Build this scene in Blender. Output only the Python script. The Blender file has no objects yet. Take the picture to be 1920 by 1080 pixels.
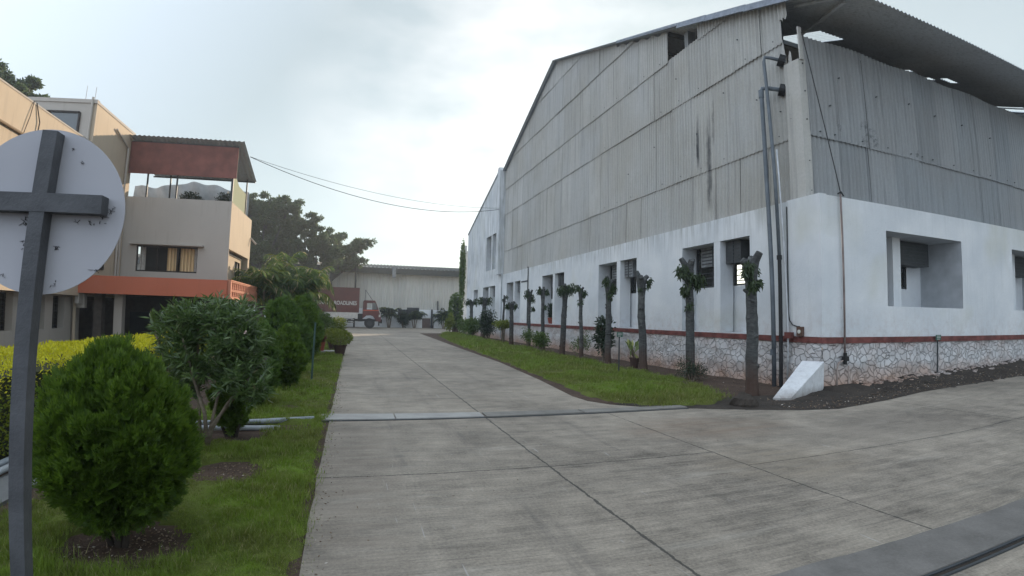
import bpy, math, random
import numpy as np
from mathutils import Matrix, Vector, noise as mn
random.seed(7)
rng = np.random.default_rng(11)
sc = bpy.context.scene
COL = sc.collection

# ---------------------------------------------------------------- camera (phone ultra-wide with mild barrel bend)
cd = bpy.data.cameras.new("camera")
cam = bpy.data.objects.new("camera", cd)
COL.objects.link(cam)
sc.camera = cam
EYE = (0.0, 0.0, 1.5)
YAW, PITCH, ROLL = 0.29497084, 0.05550119, 0.02163833
_f = Vector((math.sin(YAW) * math.cos(PITCH), math.cos(YAW) * math.cos(PITCH), math.sin(PITCH)))
_r = Vector((math.cos(YAW), -math.sin(YAW), 0))
_u = _r.cross(_f)
_r2 = math.cos(ROLL) * _r + math.sin(ROLL) * _u
_u2 = -math.sin(ROLL) * _r + math.cos(ROLL) * _u
m = Matrix.Identity(4)
for i in range(3):
    m[i][0], m[i][1], m[i][2], m[i][3] = _r2[i], _u2[i], -_f[i], EYE[i]
cam.matrix_world = m
cd.clip_start = 0.05
cd.clip_end = 3000
cd.sensor_width = 36
cd.type = 'PANO'
cd.panorama_type = 'FISHEYE_LENS_POLYNOMIAL'
cd.fisheye_fov = math.radians(160)
cd.fisheye_polynomial_k0 = 0.0
cd.fisheye_polynomial_k1 = -0.054093841272411694
cd.fisheye_polynomial_k2 = 5.4535216929963344e-05
cd.fisheye_polynomial_k3 = 2.7891705130058033e-05
cd.fisheye_polynomial_k4 = -5.518969001750825e-07

# ---------------------------------------------------------------- world and sun
SKY_FILL = 8.4
SUN_EL, SUN_AZ = math.radians(16.0), math.radians(32.0)   # azimuth from +Y towards +X
world = bpy.data.worlds.new("World")
sc.world = world
world.use_nodes = True
wt = world.node_tree
wt.nodes.clear()
sky = wt.nodes.new('ShaderNodeTexSky')
sky.sky_type = 'NISHITA'
sky.sun_disc = False
sky.sun_elevation = SUN_EL
sky.sun_rotation = SUN_AZ
sky.altitude = 300
sky.air_density = 1.0
sky.dust_density = 0.7
sky.ozone_density = 1.2
tc = wt.nodes.new('ShaderNodeTexCoord')
mp = wt.nodes.new('ShaderNodeMapping')
mp.inputs['Scale'].default_value = (1.0, 1.0, 2.2)
wt.links.new(tc.outputs['Generated'], mp.inputs['Vector'])
nz = wt.nodes.new('ShaderNodeTexNoise')
nz.inputs['Scale'].default_value = 2.1
nz.inputs['Detail'].default_value = 5
nz.inputs['Roughness'].default_value = 0.52
wt.links.new(mp.outputs[0], nz.inputs['Vector'])
rp = wt.nodes.new('ShaderNodeMapRange')
rp.inputs['From Min'].default_value = 0.50
rp.inputs['From Max'].default_value = 0.80
rp.inputs['To Min'].default_value = 0.0
rp.inputs['To Max'].default_value = 0.10
wt.links.new(nz.outputs['Fac'], rp.inputs['Value'])
hsv = wt.nodes.new('ShaderNodeHueSaturation')
hsv.inputs['Saturation'].default_value = 0.55
hsv.inputs['Value'].default_value = 1.0
wt.links.new(sky.outputs[0], hsv.inputs['Color'])
hs2 = wt.nodes.new('ShaderNodeHueSaturation')      # cloud: the same light, whiter and a bit brighter
hs2.inputs['Saturation'].default_value = 0.3
hs2.inputs['Value'].default_value = 1.4
wt.links.new(sky.outputs[0], hs2.inputs['Color'])
# one soft bright cloud low over the left end of the warehouse
dc = wt.nodes.new('ShaderNodeVectorMath'); dc.operation = 'DOT_PRODUCT'
wt.links.new(tc.outputs['Generated'], dc.inputs[0]); dc.inputs[1].default_value = (0.3001, 0.8777, 0.3737)
rc = wt.nodes.new('ShaderNodeMapRange'); rc.inputs['From Min'].default_value = 0.90; rc.inputs['From Max'].default_value = 0.985
wt.links.new(dc.outputs['Value'], rc.inputs['Value'])
ra = wt.nodes.new('ShaderNodeMapRange'); ra.inputs['From Min'].default_value = 0.42; ra.inputs['From Max'].default_value = 0.60
wt.links.new(nz.outputs['Fac'], ra.inputs['Value'])
mu = wt.nodes.new('ShaderNodeMath'); mu.operation = 'MULTIPLY'; wt.links.new(rc.outputs[0], mu.inputs[0]); wt.links.new(ra.outputs[0], mu.inputs[1])
ad = wt.nodes.new('ShaderNodeMath'); ad.operation = 'MAXIMUM'; wt.links.new(mu.outputs[0], ad.inputs[0]); wt.links.new(rp.outputs[0], ad.inputs[1])
mx = wt.nodes.new('ShaderNodeMixRGB')
wt.links.new(ad.outputs[0], mx.inputs['Fac'])
tn = wt.nodes.new('ShaderNodeMixRGB'); tn.blend_type = 'MULTIPLY'; tn.inputs['Fac'].default_value = 1.0; tn.inputs['Color2'].default_value = (0.93, 1.0, 0.955, 1)
wt.links.new(hsv.outputs[0], tn.inputs['Color1'])
hzm = wt.nodes.new('ShaderNodeMixRGB'); hzm.inputs['Fac'].default_value = 0.56; hzm.inputs['Color2'].default_value = (4.15, 4.75, 4.95, 1)   # thin high haze over the whole sky
wt.links.new(tn.outputs[0], hzm.inputs['Color1'])
wt.links.new(hzm.outputs[0], mx.inputs['Color1'])
wt.links.new(hzm.outputs[0], hs2.inputs['Color'])
wt.links.new(hs2.outputs[0], mx.inputs['Color2'])
bg = wt.nodes.new('ShaderNodeBackground')
bg.inputs['Strength'].default_value = 0.092
# added fill: brightened unseen sky left of and behind the camera, lighting the walls
dt = wt.nodes.new('ShaderNodeVectorMath'); dt.operation = 'DOT_PRODUCT'
wt.links.new(tc.outputs['Generated'], dt.inputs[0]); dt.inputs[1].default_value = (-0.72, -0.30, 0.55)
r2 = wt.nodes.new('ShaderNodeMapRange'); r2.inputs['From Min'].default_value = 0.05; r2.inputs['From Max'].default_value = 0.6
wt.links.new(dt.outputs['Value'], r2.inputs['Value'])
m2 = wt.nodes.new('ShaderNodeMixRGB'); m2.inputs['Color2'].default_value = (SKY_FILL*0.84, SKY_FILL*0.97, SKY_FILL*1.13, 1)
wt.links.new(r2.outputs[0], m2.inputs['Fac']); wt.links.new(mx.outputs[0], m2.inputs['Color1'])
wt.links.new(m2.outputs[0], bg.inputs['Color'])
wo = wt.nodes.new('ShaderNodeOutputWorld')
wt.links.new(bg.outputs[0], wo.inputs[0])

sl = bpy.data.lights.new("sun", 'SUN')
sl.energy = 3.2
sl.angle = math.radians(0.6)
sl.color = (1.0, 0.80, 0.58)
sun = bpy.data.objects.new("sun", sl)
COL.objects.link(sun)
sdir = Vector((math.sin(SUN_AZ) * math.cos(SUN_EL), math.cos(SUN_AZ) * math.cos(SUN_EL), math.sin(SUN_EL)))
sun.rotation_euler = sdir.to_track_quat('Z', 'Y').to_euler()
sun.location = (20, 40, 30)

vs = sc.view_settings
vs.view_transform = 'Standard'
vs.look = 'None'
vs.exposure = 0.85
vs.gamma = 1.0
sc.cycles.max_bounces = 6
sc.cycles.transparent_max_bounces = 12
sc.cycles.volume_bounces = 0
sc.cycles.use_denoising = True

# ---------------------------------------------------------------- helpers
WLOC = {}
def tag(o, label=None, cat=None, group=None, kind=None):
    if label: o['label'] = label
    if cat: o['category'] = cat
    if group: o['group'] = group
    if kind: o['kind'] = kind
    return o
def thing(name, loc, label, cat, group=None):
    o = bpy.data.objects.new(name, None)
    o.empty_display_size = 0.2
    COL.objects.link(o)
    o.location = loc
    WLOC[o] = Vector(loc)
    return tag(o, label, cat, group)
def link(name, me, parent=None, org=None):
    """vertices are given in world metres; re-based to the parent's (or org) place"""
    o = bpy.data.objects.new(name, me)
    COL.objects.link(o)
    if parent is not None:
        o.parent = parent
        base = WLOC[parent]
        WLOC[o] = base
    else:
        base = Vector(org) if org else Vector((0, 0, 0))
        o.location = base
        WLOC[o] = base
    if base.length > 0:
        me.transform(Matrix.Translation(-base))
    return o
class MB:
    def __init__(s): s.v = []; s.f = []; s.m = []; s.t = []; s.cur = 0; s.tone = 0.5; s.smooth = False
    def face(s, *pts):
        b = len(s.v); s.v += [tuple(p) for p in pts]; s.f.append(tuple(range(b, b + len(pts)))); s.m.append(s.cur); s.t.append(s.tone)
    def idx(s, verts, faces):
        b = len(s.v); s.v += [tuple(p) for p in verts]
        for f in faces: s.f.append(tuple(b + i for i in f)); s.m.append(s.cur); s.t.append(s.tone)
    def box(s, x0, y0, z0, x1, y1, z1):
        if x0 > x1: x0, x1 = x1, x0
        if y0 > y1: y0, y1 = y1, y0
        if z0 > z1: z0, z1 = z1, z0
        s.idx([(x0,y0,z0),(x1,y0,z0),(x1,y1,z0),(x0,y1,z0),(x0,y0,z1),(x1,y0,z1),(x1,y1,z1),(x0,y1,z1)],
              [(0,3,2,1),(4,5,6,7),(0,1,5,4),(1,2,6,5),(2,3,7,6),(3,0,4,7)])
        return s
    def bar(s, a, b, w, h=None, up=(0,0,1)):
        a = Vector(a); b = Vector(b); h = h or w
        d = (b - a).normalized(); u = Vector(up)
        if abs(d.dot(u)) > .98: u = Vector((0,1,0))
        r = d.cross(u).normalized(); u = r.cross(d)
        vs_ = []
        for p in (a, b):
            for i, j in ((-1,-1),(1,-1),(1,1),(-1,1)): vs_.append(p + r*(i*w/2) + u*(j*h/2))
        s.idx(vs_, [(0,1,2,3),(7,6,5,4),(0,4,5,1),(1,5,6,2),(2,6,7,3),(3,7,4,0)])
        return s
    def tube(s, pts, r, n=8, caps=True):
        pts = [Vector(p) for p in pts]
        rs = r if isinstance(r, (list, tuple)) else [r]*len(pts)
        base = len(s.v); prev = None
        for i, p in enumerate(pts):
            d = (pts[min(i+1, len(pts)-1)] - pts[max(i-1, 0)]).normalized()
            if prev is None:
                u = Vector((0,0,1)) if abs(d.z) < .9 else Vector((1,0,0))
                a = d.cross(u).normalized()
            else:
                a = (prev - d*prev.dot(d)).normalized()
            prev = a; c = d.cross(a)
            for k in range(n):
                t = 2*math.pi*k/n
                s.v.append(tuple(p + (a*math.cos(t) + c*math.sin(t))*rs[i]))
        for i in range(len(pts)-1):
            for k in range(n):
                k2 = (k+1) % n
                s.f.append((base+i*n+k, base+i*n+k2, base+(i+1)*n+k2, base+(i+1)*n+k)); s.m.append(s.cur); s.t.append(s.tone)
        if caps:
            s.f.append(tuple(base+k for k in reversed(range(n)))); s.m.append(s.cur); s.t.append(s.tone)
            s.f.append(tuple(base+(len(pts)-1)*n+k for k in range(n))); s.m.append(s.cur); s.t.append(s.tone)
        return s
    def prism(s, poly, axis, a, b):
        """poly: list of 2D points in the other two axes, extruded along axis from a to b"""
        def mk(p, c):
            if axis == 0: return (c, p[0], p[1])
            if axis == 1: return (p[0], c, p[1])
            return (p[0], p[1], c)
        n = len(poly)
        s.idx([mk(p, a) for p in poly] + [mk(p, b) for p in poly],
              [tuple(range(n)), tuple(reversed(range(n, 2*n)))] + [(i, (i+1) % n + 0, (i+1) % n + n, i+n) for i in range(n)])
        return s
    def lathe(s, c, prof, n=20):
        base = len(s.v)
        for r, z in prof:
            for k in range(n):
                t = 2*math.pi*k/n
                s.v.append((c[0]+r*math.cos(t), c[1]+r*math.sin(t), c[2]+z))
        for i in range(len(prof)-1):
            for k in range(n):
                k2 = (k+1) % n
                s.f.append((base+i*n+k, base+i*n+k2, base+(i+1)*n+k2, base+(i+1)*n+k)); s.m.append(s.cur); s.t.append(s.tone)
        return s
    def build(s, name, mats, parent=None, org=None, smooth=False):
        me = bpy.data.meshes.new(name)
        me.from_pydata(s.v, [], s.f)
        if not isinstance(mats, (list, tuple)): mats = [mats]
        for mt in mats: me.materials.append(mt)
        me.polygons.foreach_set('material_index', s.m)
        at = me.attributes.new('tone', 'FLOAT', 'FACE')
        at.data.foreach_set('value', s.t)
        if smooth:
            me.polygons.foreach_set('use_smooth', [True]*len(s.f))
        me.update()
        return link(name, me, parent, org)
def tri_mesh(name, V, F, mat, parent=None, org=None):
    me = bpy.data.meshes.new(name)
    V = np.asarray(V, dtype=np.float32); F = np.asarray(F, dtype=np.int32)
    me.vertices.add(len(V)); me.vertices.foreach_set('co', V.ravel())
    me.loops.add(F.size); me.loops.foreach_set('vertex_index', F.ravel())
    k = F.shape[1]
    me.polygons.add(len(F))
    me.polygons.foreach_set('loop_start', np.arange(0, F.size, k, dtype=np.int32))
    me.polygons.foreach_set('loop_total', np.full(len(F), k, dtype=np.int32))
    me.materials.append(mat)
    me.update(calc_edges=True); me.validate()
    return link(name, me, parent, org)
def norm(a): return a / np.maximum(np.linalg.norm(a, axis=1, keepdims=True), 1e-9)
def leaf_arrays(P, D, L, W, fold=0.12, curl=0.0):
    """pointed leaves: base, two sides, tip"""
    n = len(P)
    L = np.broadcast_to(np.asarray(L, float), (n,)); W = np.broadcast_to(np.asarray(W, float), (n,))
    D = norm(D)
    R = norm(rng.normal(size=(n, 3)))
    S = norm(np.cross(D, R)); N = np.cross(S, D)
    tip = P + D*L[:, None] - np.array([0, 0, 1.0])*(curl*L)[:, None]
    mid = P + D*(L*0.5)[:, None]
    a = mid + S*(W/2)[:, None] + N*(W*fold)[:, None]
    b = mid - S*(W/2)[:, None] + N*(W*fold)[:, None]
    V = np.stack([P, a, tip, b], 1).reshape(-1, 3)
    i = np.arange(n)*4
    F = np.concatenate([np.stack([i, i+1, i+2], 1), np.stack([i, i+2, i+3], 1)], 0)
    return V, F
def leaves(name, P, D, L, W, mat, parent=None, org=None, fold=0.12, curl=0.0, extra=None):
    V, F = leaf_arrays(P, D, L, W, fold, curl)
    if extra is not None:
        V2, F2 = extra
        F = np.concatenate([F, F2 + len(V)]); V = np.concatenate([V, V2])
    return tri_mesh(name, V, F, mat, parent, org)

# ---------------------------------------------------------------- materials
class N:
    def __init__(s, name):
        s.mat = bpy.data.materials.new(name); s.mat.use_nodes = True
        s.t = s.mat.node_tree; s.t.nodes.clear()
        s.out = s.t.nodes.new('ShaderNodeOutputMaterial')
        s.pos = s.t.nodes.new('ShaderNodeNewGeometry').outputs['Position']
    def n(s, ty): return s.t.nodes.new(ty)
    def l(s, a, b): s.t.links.new(a, b)
    def put(s, inp, v):
        if hasattr(v, 'is_linked') or hasattr(v, 'links'): s.l(v, inp)
        else:
            if isinstance(v, (tuple, list)) and len(v) == 3 and inp.type == 'RGBA': v = (*v, 1)
            inp.default_value = v
    def math(s, op, a, b=0.0, c=0.0, clamp=False):
        x = s.n('ShaderNodeMath'); x.operation = op; x.use_clamp = clamp
        for i, v in enumerate((a, b, c)): s.put(x.inputs[i], v)
        return x.outputs[0]
    def xyz(s, vec=None):
        x = s.n('ShaderNodeSeparateXYZ'); s.l(vec or s.pos, x.inputs[0]); return x.outputs
    def scale(s, sx, sy, sz, vec=None, off=(0,0,0), rot=(0,0,0)):
        x = s.n('ShaderNodeMapping'); x.inputs['Scale'].default_value = (sx, sy, sz); x.inputs['Location'].default_value = off
        x.inputs['Rotation'].default_value = rot
        s.l(vec or s.pos, x.inputs[0]); return x.outputs[0]
    def noise(s, sc_, det=4, rough=0.55, vec=None, dist=0.0):
        x = s.n('ShaderNodeTexNoise'); s.l(vec or s.pos, x.inputs['Vector'])
        x.inputs['Scale'].default_value = sc_; x.inputs['Detail'].default_value = det
        x.inputs['Roughness'].default_value = rough; x.inputs['Distortion'].default_value = dist
        return x.outputs['Fac']
    def map(s, v, a, b, c=0.0, d=1.0):
        x = s.n('ShaderNodeMapRange'); s.put(x.inputs['Value'], v)
        for k, q in (('From Min', a), ('From Max', b), ('To Min', c), ('To Max', d)): s.put(x.inputs[k], q)
        return x.outputs[0]
    def mix(s, f, a, b, mode='MIX'):
        x = s.n('ShaderNodeMixRGB'); x.blend_type = mode
        s.put(x.inputs['Fac'], f); s.put(x.inputs['Color1'], a); s.put(x.inputs['Color2'], b)
        return x.outputs[0]
    def attr(s, name):
        x = s.n('ShaderNodeAttribute'); x.attribute_name = name; return x.outputs['Fac']
    def rand(s):
        x = s.n('ShaderNodeNewGeometry'); return x.outputs['Random Per Island']
    def bump(s, h, dist=0.01, strength=1.0):
        x = s.n('ShaderNodeBump'); s.l(h, x.inputs['Height']); x.inputs['Distance'].default_value = dist
        x.inputs['Strength'].default_value = strength; return x.outputs[0]
    def fin(s, col, rough=0.8, normal=None, metal=0.0, spec=0.35, trans=0.0, tcol=None, alpha=None):
        p = s.n('ShaderNodeBsdfPrincipled')
        s.put(p.inputs['Base Color'], col); s.put(p.inputs['Roughness'], rough); s.put(p.inputs['Metallic'], metal)
        s.put(p.inputs['Specular IOR Level'], spec)
        if normal is not None: s.l(normal, p.inputs['Normal'])
        o = p.outputs[0]
        if trans:
            t = s.n('ShaderNodeBsdfTranslucent'); s.put(t.inputs['Color'], tcol if tcol is not None else col)
            mxs = s.n('ShaderNodeMixShader'); mxs.inputs[0].default_value = trans
            s.l(o, mxs.inputs[1]); s.l(t.outputs[0], mxs.inputs[2]); o = mxs.outputs[0]
        if alpha is not None:
            t = s.n('ShaderNodeBsdfTransparent')
            mxs = s.n('ShaderNodeMixShader'); s.put(mxs.inputs[0], alpha)
            s.l(t.outputs[0], mxs.inputs[1]); s.l(o, mxs.inputs[2]); o = mxs.outputs[0]
        s.l(o, s.out.inputs[0])
        return s.mat
def simple(name, c, rough=0.7, var=0.15, scale=6.0, metal=0.0, bump=0.0, bscale=40.0, spec=0.35):
    a = N(name)
    k = a.noise(scale, 5)
    f = a.map(k, 0.3, 0.7)
    c2 = tuple(max(0, x*(1-var)) for x in c); c1 = tuple(min(1, x*(1+var)) for x in c)
    col = a.mix(f, c2, c1)
    nrm = a.bump(a.noise(bscale, 3), bump) if bump else None
    return a.fin(col, rough, nrm, metal, spec)
def leafmat(name, ca, cb, rough=0.45, trans=0.3, cc=None, ccp=0.9, scale=2.5, spec=0.4):
    a = N(name)
    r = a.rand()
    col = a.mix(r, ca, cb)
    k = a.map(a.noise(scale, 2), 0.3, 0.7)
    col = a.mix(a.math('MULTIPLY', k, 0.5), col, tuple(x*0.55 for x in ca))
    if cc:
        f = a.math('GREATER_THAN', r, ccp)
        col = a.mix(f, col, cc)
    tc_ = a.mix(0.5, col, tuple(min(1, x*2.2) for x in cb))
    return a.fin(col, rough, spec=spec, trans=trans, tcol=tc_)

# ---------------------------------------------------------------- the setting's materials
def m_road():
    a = N("broomed_concrete")
    x, y, z = a.xyz()
    st = a.noise(1.0, 5, 0.62, a.scale(0.7, 7.0, 1.0), 0.4)
    st2 = a.noise(1.0, 4, 0.6, a.scale(2.5, 40.0, 1.0), 0.3)
    big = a.noise(0.33, 5, 0.6, None, 0.5)
    med = a.noise(2.3, 6, 0.7)
    fine = a.noise(42, 4, 0.75)
    v = a.math('ADD', a.math('MULTIPLY', a.map(st, 0.25, 0.75, -1, 1), 0.20), a.math('MULTIPLY', a.map(st2, 0.25, 0.75, -1, 1), 0.17))
    blot = a.map(a.noise(1.1, 6, .72, a.scale(.8, 2.0, 1), .9), .56, .72)
    v = a.math('ADD', v, a.math('MULTIPLY', a.map(big, 0.3, 0.7, -1, 1), 0.22))
    v = a.math('ADD', v, a.math('MULTIPLY', a.map(med, 0.3, 0.7, -1, 1), 0.20))
    v = a.math('ADD', v, a.math('MULTIPLY', a.map(fine, 0.3, 0.7, -1, 1), 0.22))
    v = a.math('ADD', v, 0.5, clamp=True)
    col = a.mix(v, (0.080, 0.068, 0.055), (0.430, 0.372, 0.302))
    col = a.mix(a.math('MULTIPLY', blot, .42, clamp=True), col, (0.085, 0.078, 0.07))
    pale = a.map(a.noise(.9, 5, .7, a.scale(.5, 2.6, 1, off=(7, 3, 0)), .6), .58, .75)
    col = a.mix(a.math('MULTIPLY', pale, .45, clamp=True), col, (0.46, 0.42, 0.36))
    # dark tyre bands along the road
    for cx, w in ((1.35, 0.22), (0.55, 0.18), (2.95, 0.25)):
        k = a.noise(1.0, 5, 0.7, a.scale(6.0, 0.5, 1.0, off=(cx*3, 0, 0)), 0.3)
        band = a.map(a.math('ABSOLUTE', a.math('SUBTRACT', x, cx)), w, 0.0)
        f = a.math('MULTIPLY', a.math('MULTIPLY', a.map(k, 0.48, 0.68), band), 0.42, clamp=True)
        col = a.mix(a.math('MAXIMUM', f, 0.0), col, (0.06, 0.055, 0.055))
    # brown earth tracked on near the corner
    for cx, cy, rx, ry, c, s_ in ((4.8, 6.2, 1.5, .9, (0.16, 0.105, 0.07), .75), (4.5, 4.4, 1.2, .9, (0.24, 0.19, 0.13), .5), (0.0, 5.5, .55, 4.0, (0.13, 0.105, 0.085), .7), (7.5, 5.2, 2.6, 1.0, (0.12, 0.1, 0.085), .5)):
        d = a.math('ADD', a.math('POWER', a.math('DIVIDE', a.math('SUBTRACT', x, cx), rx), 2.0), a.math('POWER', a.math('DIVIDE', a.math('SUBTRACT', y, cy), ry), 2.0))
        f = a.math('MULTIPLY', a.map(d, 1.0, 0.0), a.map(st, 0.3, 0.65), clamp=True)
        f = a.math('MULTIPLY', f, s_)
        col = a.mix(f, col, c)
    # sawn joints, a little ragged
    wob = a.math('MULTIPLY', a.math('SUBTRACT', a.noise(3.0, 7, 0.8), 0.5), 0.075)
    jw = a.map(a.noise(9, 4, .7), .3, .7, .35, 1.7)
    jn = None
    def join(f):
        nonlocal jn
        jn = f if jn is None else a.math('MAXIMUM', jn, f)
    def line_x(c, y0, y1, w=0.011):
        f = a.math('LESS_THAN', a.math('ABSOLUTE', a.math('SUBTRACT', a.math('ADD', x, wob), c)), a.math('MULTIPLY', jw, w))
        f = a.math('MULTIPLY', f, a.math('MULTIPLY', a.math('GREATER_THAN', y, y0), a.math('LESS_THAN', y, y1)))
        join(f)
    def line_y(c, x0, x1, w=0.009, slope=0.0):
        yy = a.math('ADD', a.math('ADD', y, wob), a.math('MULTIPLY', x, slope))
        f = a.math('LESS_THAN', a.math('ABSOLUTE', a.math('SUBTRACT', yy, c)), a.math('MULTIPLY', jw, w))
        f = a.math('MULTIPLY', f, a.math('MULTIPLY', a.math('GREATER_THAN', x, x0), a.math('LESS_THAN', x, x1)))
        join(f)
    line_x(1.95, -2, 44); line_x(3.95, 2.35, 7.6, 0.009)
    line_y(4.98, -.3, 3.95); line_y(4.38, 3.95, 16, 0.007, 0.0); line_y(12.6, -.3, 5); line_y(17.9, -.3, 5, .012); line_y(23.6, -.3, 6, .012); line_y(36, -.3, 6, .02)
    line_x(9.5, -2, 7.2)
    col = a.mix(a.math('MULTIPLY', jn, 0.8), col, (0.03, 0.028, 0.026))
    # pale scratches
    sc1 = a.noise(1.0, 2, 0.5, a.scale(26, 1.1, 1, rot=(0, 0, 0.18)), 0.8)
    col = a.mix(a.math('MULTIPLY', a.map(sc1, 0.72, 0.76), 0.5, clamp=True), col, (0.42, 0.41, 0.40))
    h = a.math('ADD', a.math('MULTIPLY', a.noise(1.0, 3, 0.6, a.scale(6, 210, 6)), 0.6), a.math('MULTIPLY', fine, 0.6))
    h = a.math('SUBTRACT', h, a.math('MULTIPLY', jn, 2.0))
    return a.fin(col, a.map(st, 0.3, 0.7, 0.62, 0.85), a.bump(h, 0.004), spec=0.4)
def m_slab(name, c1, c2, sc_=1.5):
    a = N(name)
    v = a.math('ADD', a.math('MULTIPLY', a.noise(sc_, 6, 0.65), 0.7), a.math('MULTIPLY', a.noise(45, 3, 0.7), 0.3))
    return a.fin(a.mix(a.map(v, 0.3, 0.7), c1, c2), 0.75, a.bump(a.noise(60, 3), 0.003))
def m_soil(name, c1, c2):
    a = N(name)
    v = a.math('ADD', a.math('MULTIPLY', a.noise(2.2, 6, 0.7), 0.6), a.math('MULTIPLY', a.noise(30, 4, 0.75), 0.4))
    return a.fin(a.mix(a.map(v, 0.32, 0.68), c1, c2), 0.95, a.bump(a.noise(24, 5, 0.75), 0.03), spec=0.2)
def m_wall():
    """lime-washed plaster: mould runs under the top edge, grime over the plinth, rising damp at the stone plinth"""
    a = N("limewashed_plaster")
    x, y, z = a.xyz()
    big = a.noise(0.7, 5, 0.6)
    run = a.noise(1.0, 5, 0.65, a.scale(7.0, 7.0, 0.55), 0.3)
    mot = a.noise(5, 5, 0.7)
    col = a.mix(a.map(big, 0.3, 0.7), (0.57, 0.60, 0.63), (0.73, 0.745, 0.755))
    top = a.map(z, 3.35, 4.34)
    f = a.math('MULTIPLY', a.math('POWER', a.math('MAXIMUM', top, 0.0), 1.4), a.map(run, 0.42, 0.66), clamp=True)
    left = a.map(y, 8.9, 9.9)
    f = a.math('MULTIPLY', f, a.math('ADD', a.math('MULTIPLY', a.math('MINIMUM', a.math('MAXIMUM', left, 0.0), 1.0), 0.5), 0.10))
    col = a.mix(a.math('MULTIPLY', f, 1.0, clamp=True), col, (0.20, 0.205, 0.185))
    stain = a.math('MULTIPLY', a.map(a.noise(0.42, 3, 0.5, None, 0.4), 0.56, 0.74), 0.42, clamp=True)
    col = a.mix(stain, col, (0.50, 0.50, 0.40))
    drip = a.noise(1.0, 6, 0.7, a.scale(14.0, 14.0, 0.5), 0.4)
    zone = a.map(a.noise(.9, 4, .6, a.scale(1, 1, .5)), .45, .62)
    col = a.mix(a.math('MULTIPLY', a.math('MULTIPLY', a.map(drip, .5, .7), zone), .30, clamp=True), col, (0.36, 0.37, 0.35))
    spk = a.math('MULTIPLY', a.map(a.noise(24, 3, .6), .68, .74), .5, clamp=True)
    col = a.mix(spk, col, (0.30, 0.29, 0.27))
    low = a.map(z, 2.0, 1.15)
    f2 = a.math('MULTIPLY', a.math('MAXIMUM', low, 0.0), a.map(mot, 0.45, 0.75), clamp=True)
    col = a.mix(a.math('MULTIPLY', f2, 0.6), col, (0.42, 0.35, 0.32))
    return a.fin(col, 0.85, a.bump(a.noise(14, 6, 0.7), 0.006), spec=0.3)
def m_plinth():
    a = N("whitewashed_rubble_stone")
    x, y, z = a.xyz()
    wv = a.n('ShaderNodeVectorMath'); wv.operation = 'ADD'
    nn = a.n('ShaderNodeTexNoise'); nn.inputs['Scale'].default_value = 3.0; a.l(a.pos, nn.inputs['Vector'])
    sc2 = a.n('ShaderNodeVectorMath'); sc2.operation = 'SCALE'; sc2.inputs['Scale'].default_value = 0.30
    a.l(nn.outputs['Color'], sc2.inputs[0]); a.l(a.pos, wv.inputs[0]); a.l(sc2.outputs[0], wv.inputs[1])
    vo = a.n('ShaderNodeTexVoronoi'); vo.feature = 'DISTANCE_TO_EDGE'; vo.inputs['Scale'].default_value = 5.4
    a.l(a.scale(1, 1, 1.25, wv.outputs[0]), vo.inputs['Vector'])
    d = vo.outputs['Distance']
    cell = a.n('ShaderNodeTexVoronoi'); cell.inputs['Scale'].default_value = 5.4
    a.l(a.scale(1, 1, 1.25, wv.outputs[0]), cell.inputs['Vector'])
    cv = a.xyz(cell.outputs['Color'])[0]
    gap = a.map(d, 0.0, 0.07)
    gap = a.math('MINIMUM', a.math('MAXIMUM', gap, 0.0), 1.0)
    some = a.map(a.noise(3.4, 4, .7), 0.46, 0.60)
    col = a.mix(cv, (0.50, 0.495, 0.50), (0.63, 0.62, 0.62))
    col = a.mix(a.math('MULTIPLY', a.math('MULTIPLY', a.math('SUBTRACT', 1.0, gap), some), 0.8, clamp=True), col, (0.44, 0.41, 0.39))
    damp = a.math('ADD', a.map(z, 0.62, 0.08), a.math('MULTIPLY', a.math('SUBTRACT', a.noise(1.3, 4, 0.6), 0.5), 1.6))
    damp = a.math('MULTIPLY', a.math('MINIMUM', a.math('MAXIMUM', damp, 0.0), 1.0), 0.82)
    col = a.mix(damp, col, (0.42, 0.26, 0.18))
    topw = a.math('MULTIPLY', a.map(z, 0.72, 1.04), a.map(a.noise(1.7, 4), 0.4, 0.6), clamp=True)
    col = a.mix(a.math('MULTIPLY', topw, 0.4), col, (0.36, 0.22, 0.19))
    h = a.math('ADD', a.math('MULTIPLY', gap, 1.0), a.math('MULTIPLY', cv, 0.5))
    h = a.math('ADD', h, a.math('MULTIPLY', a.noise(20, 4, 0.7), 0.25))
    return a.fin(col, 0.9, a.bump(h, 0.032), spec=0.25)
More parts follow.
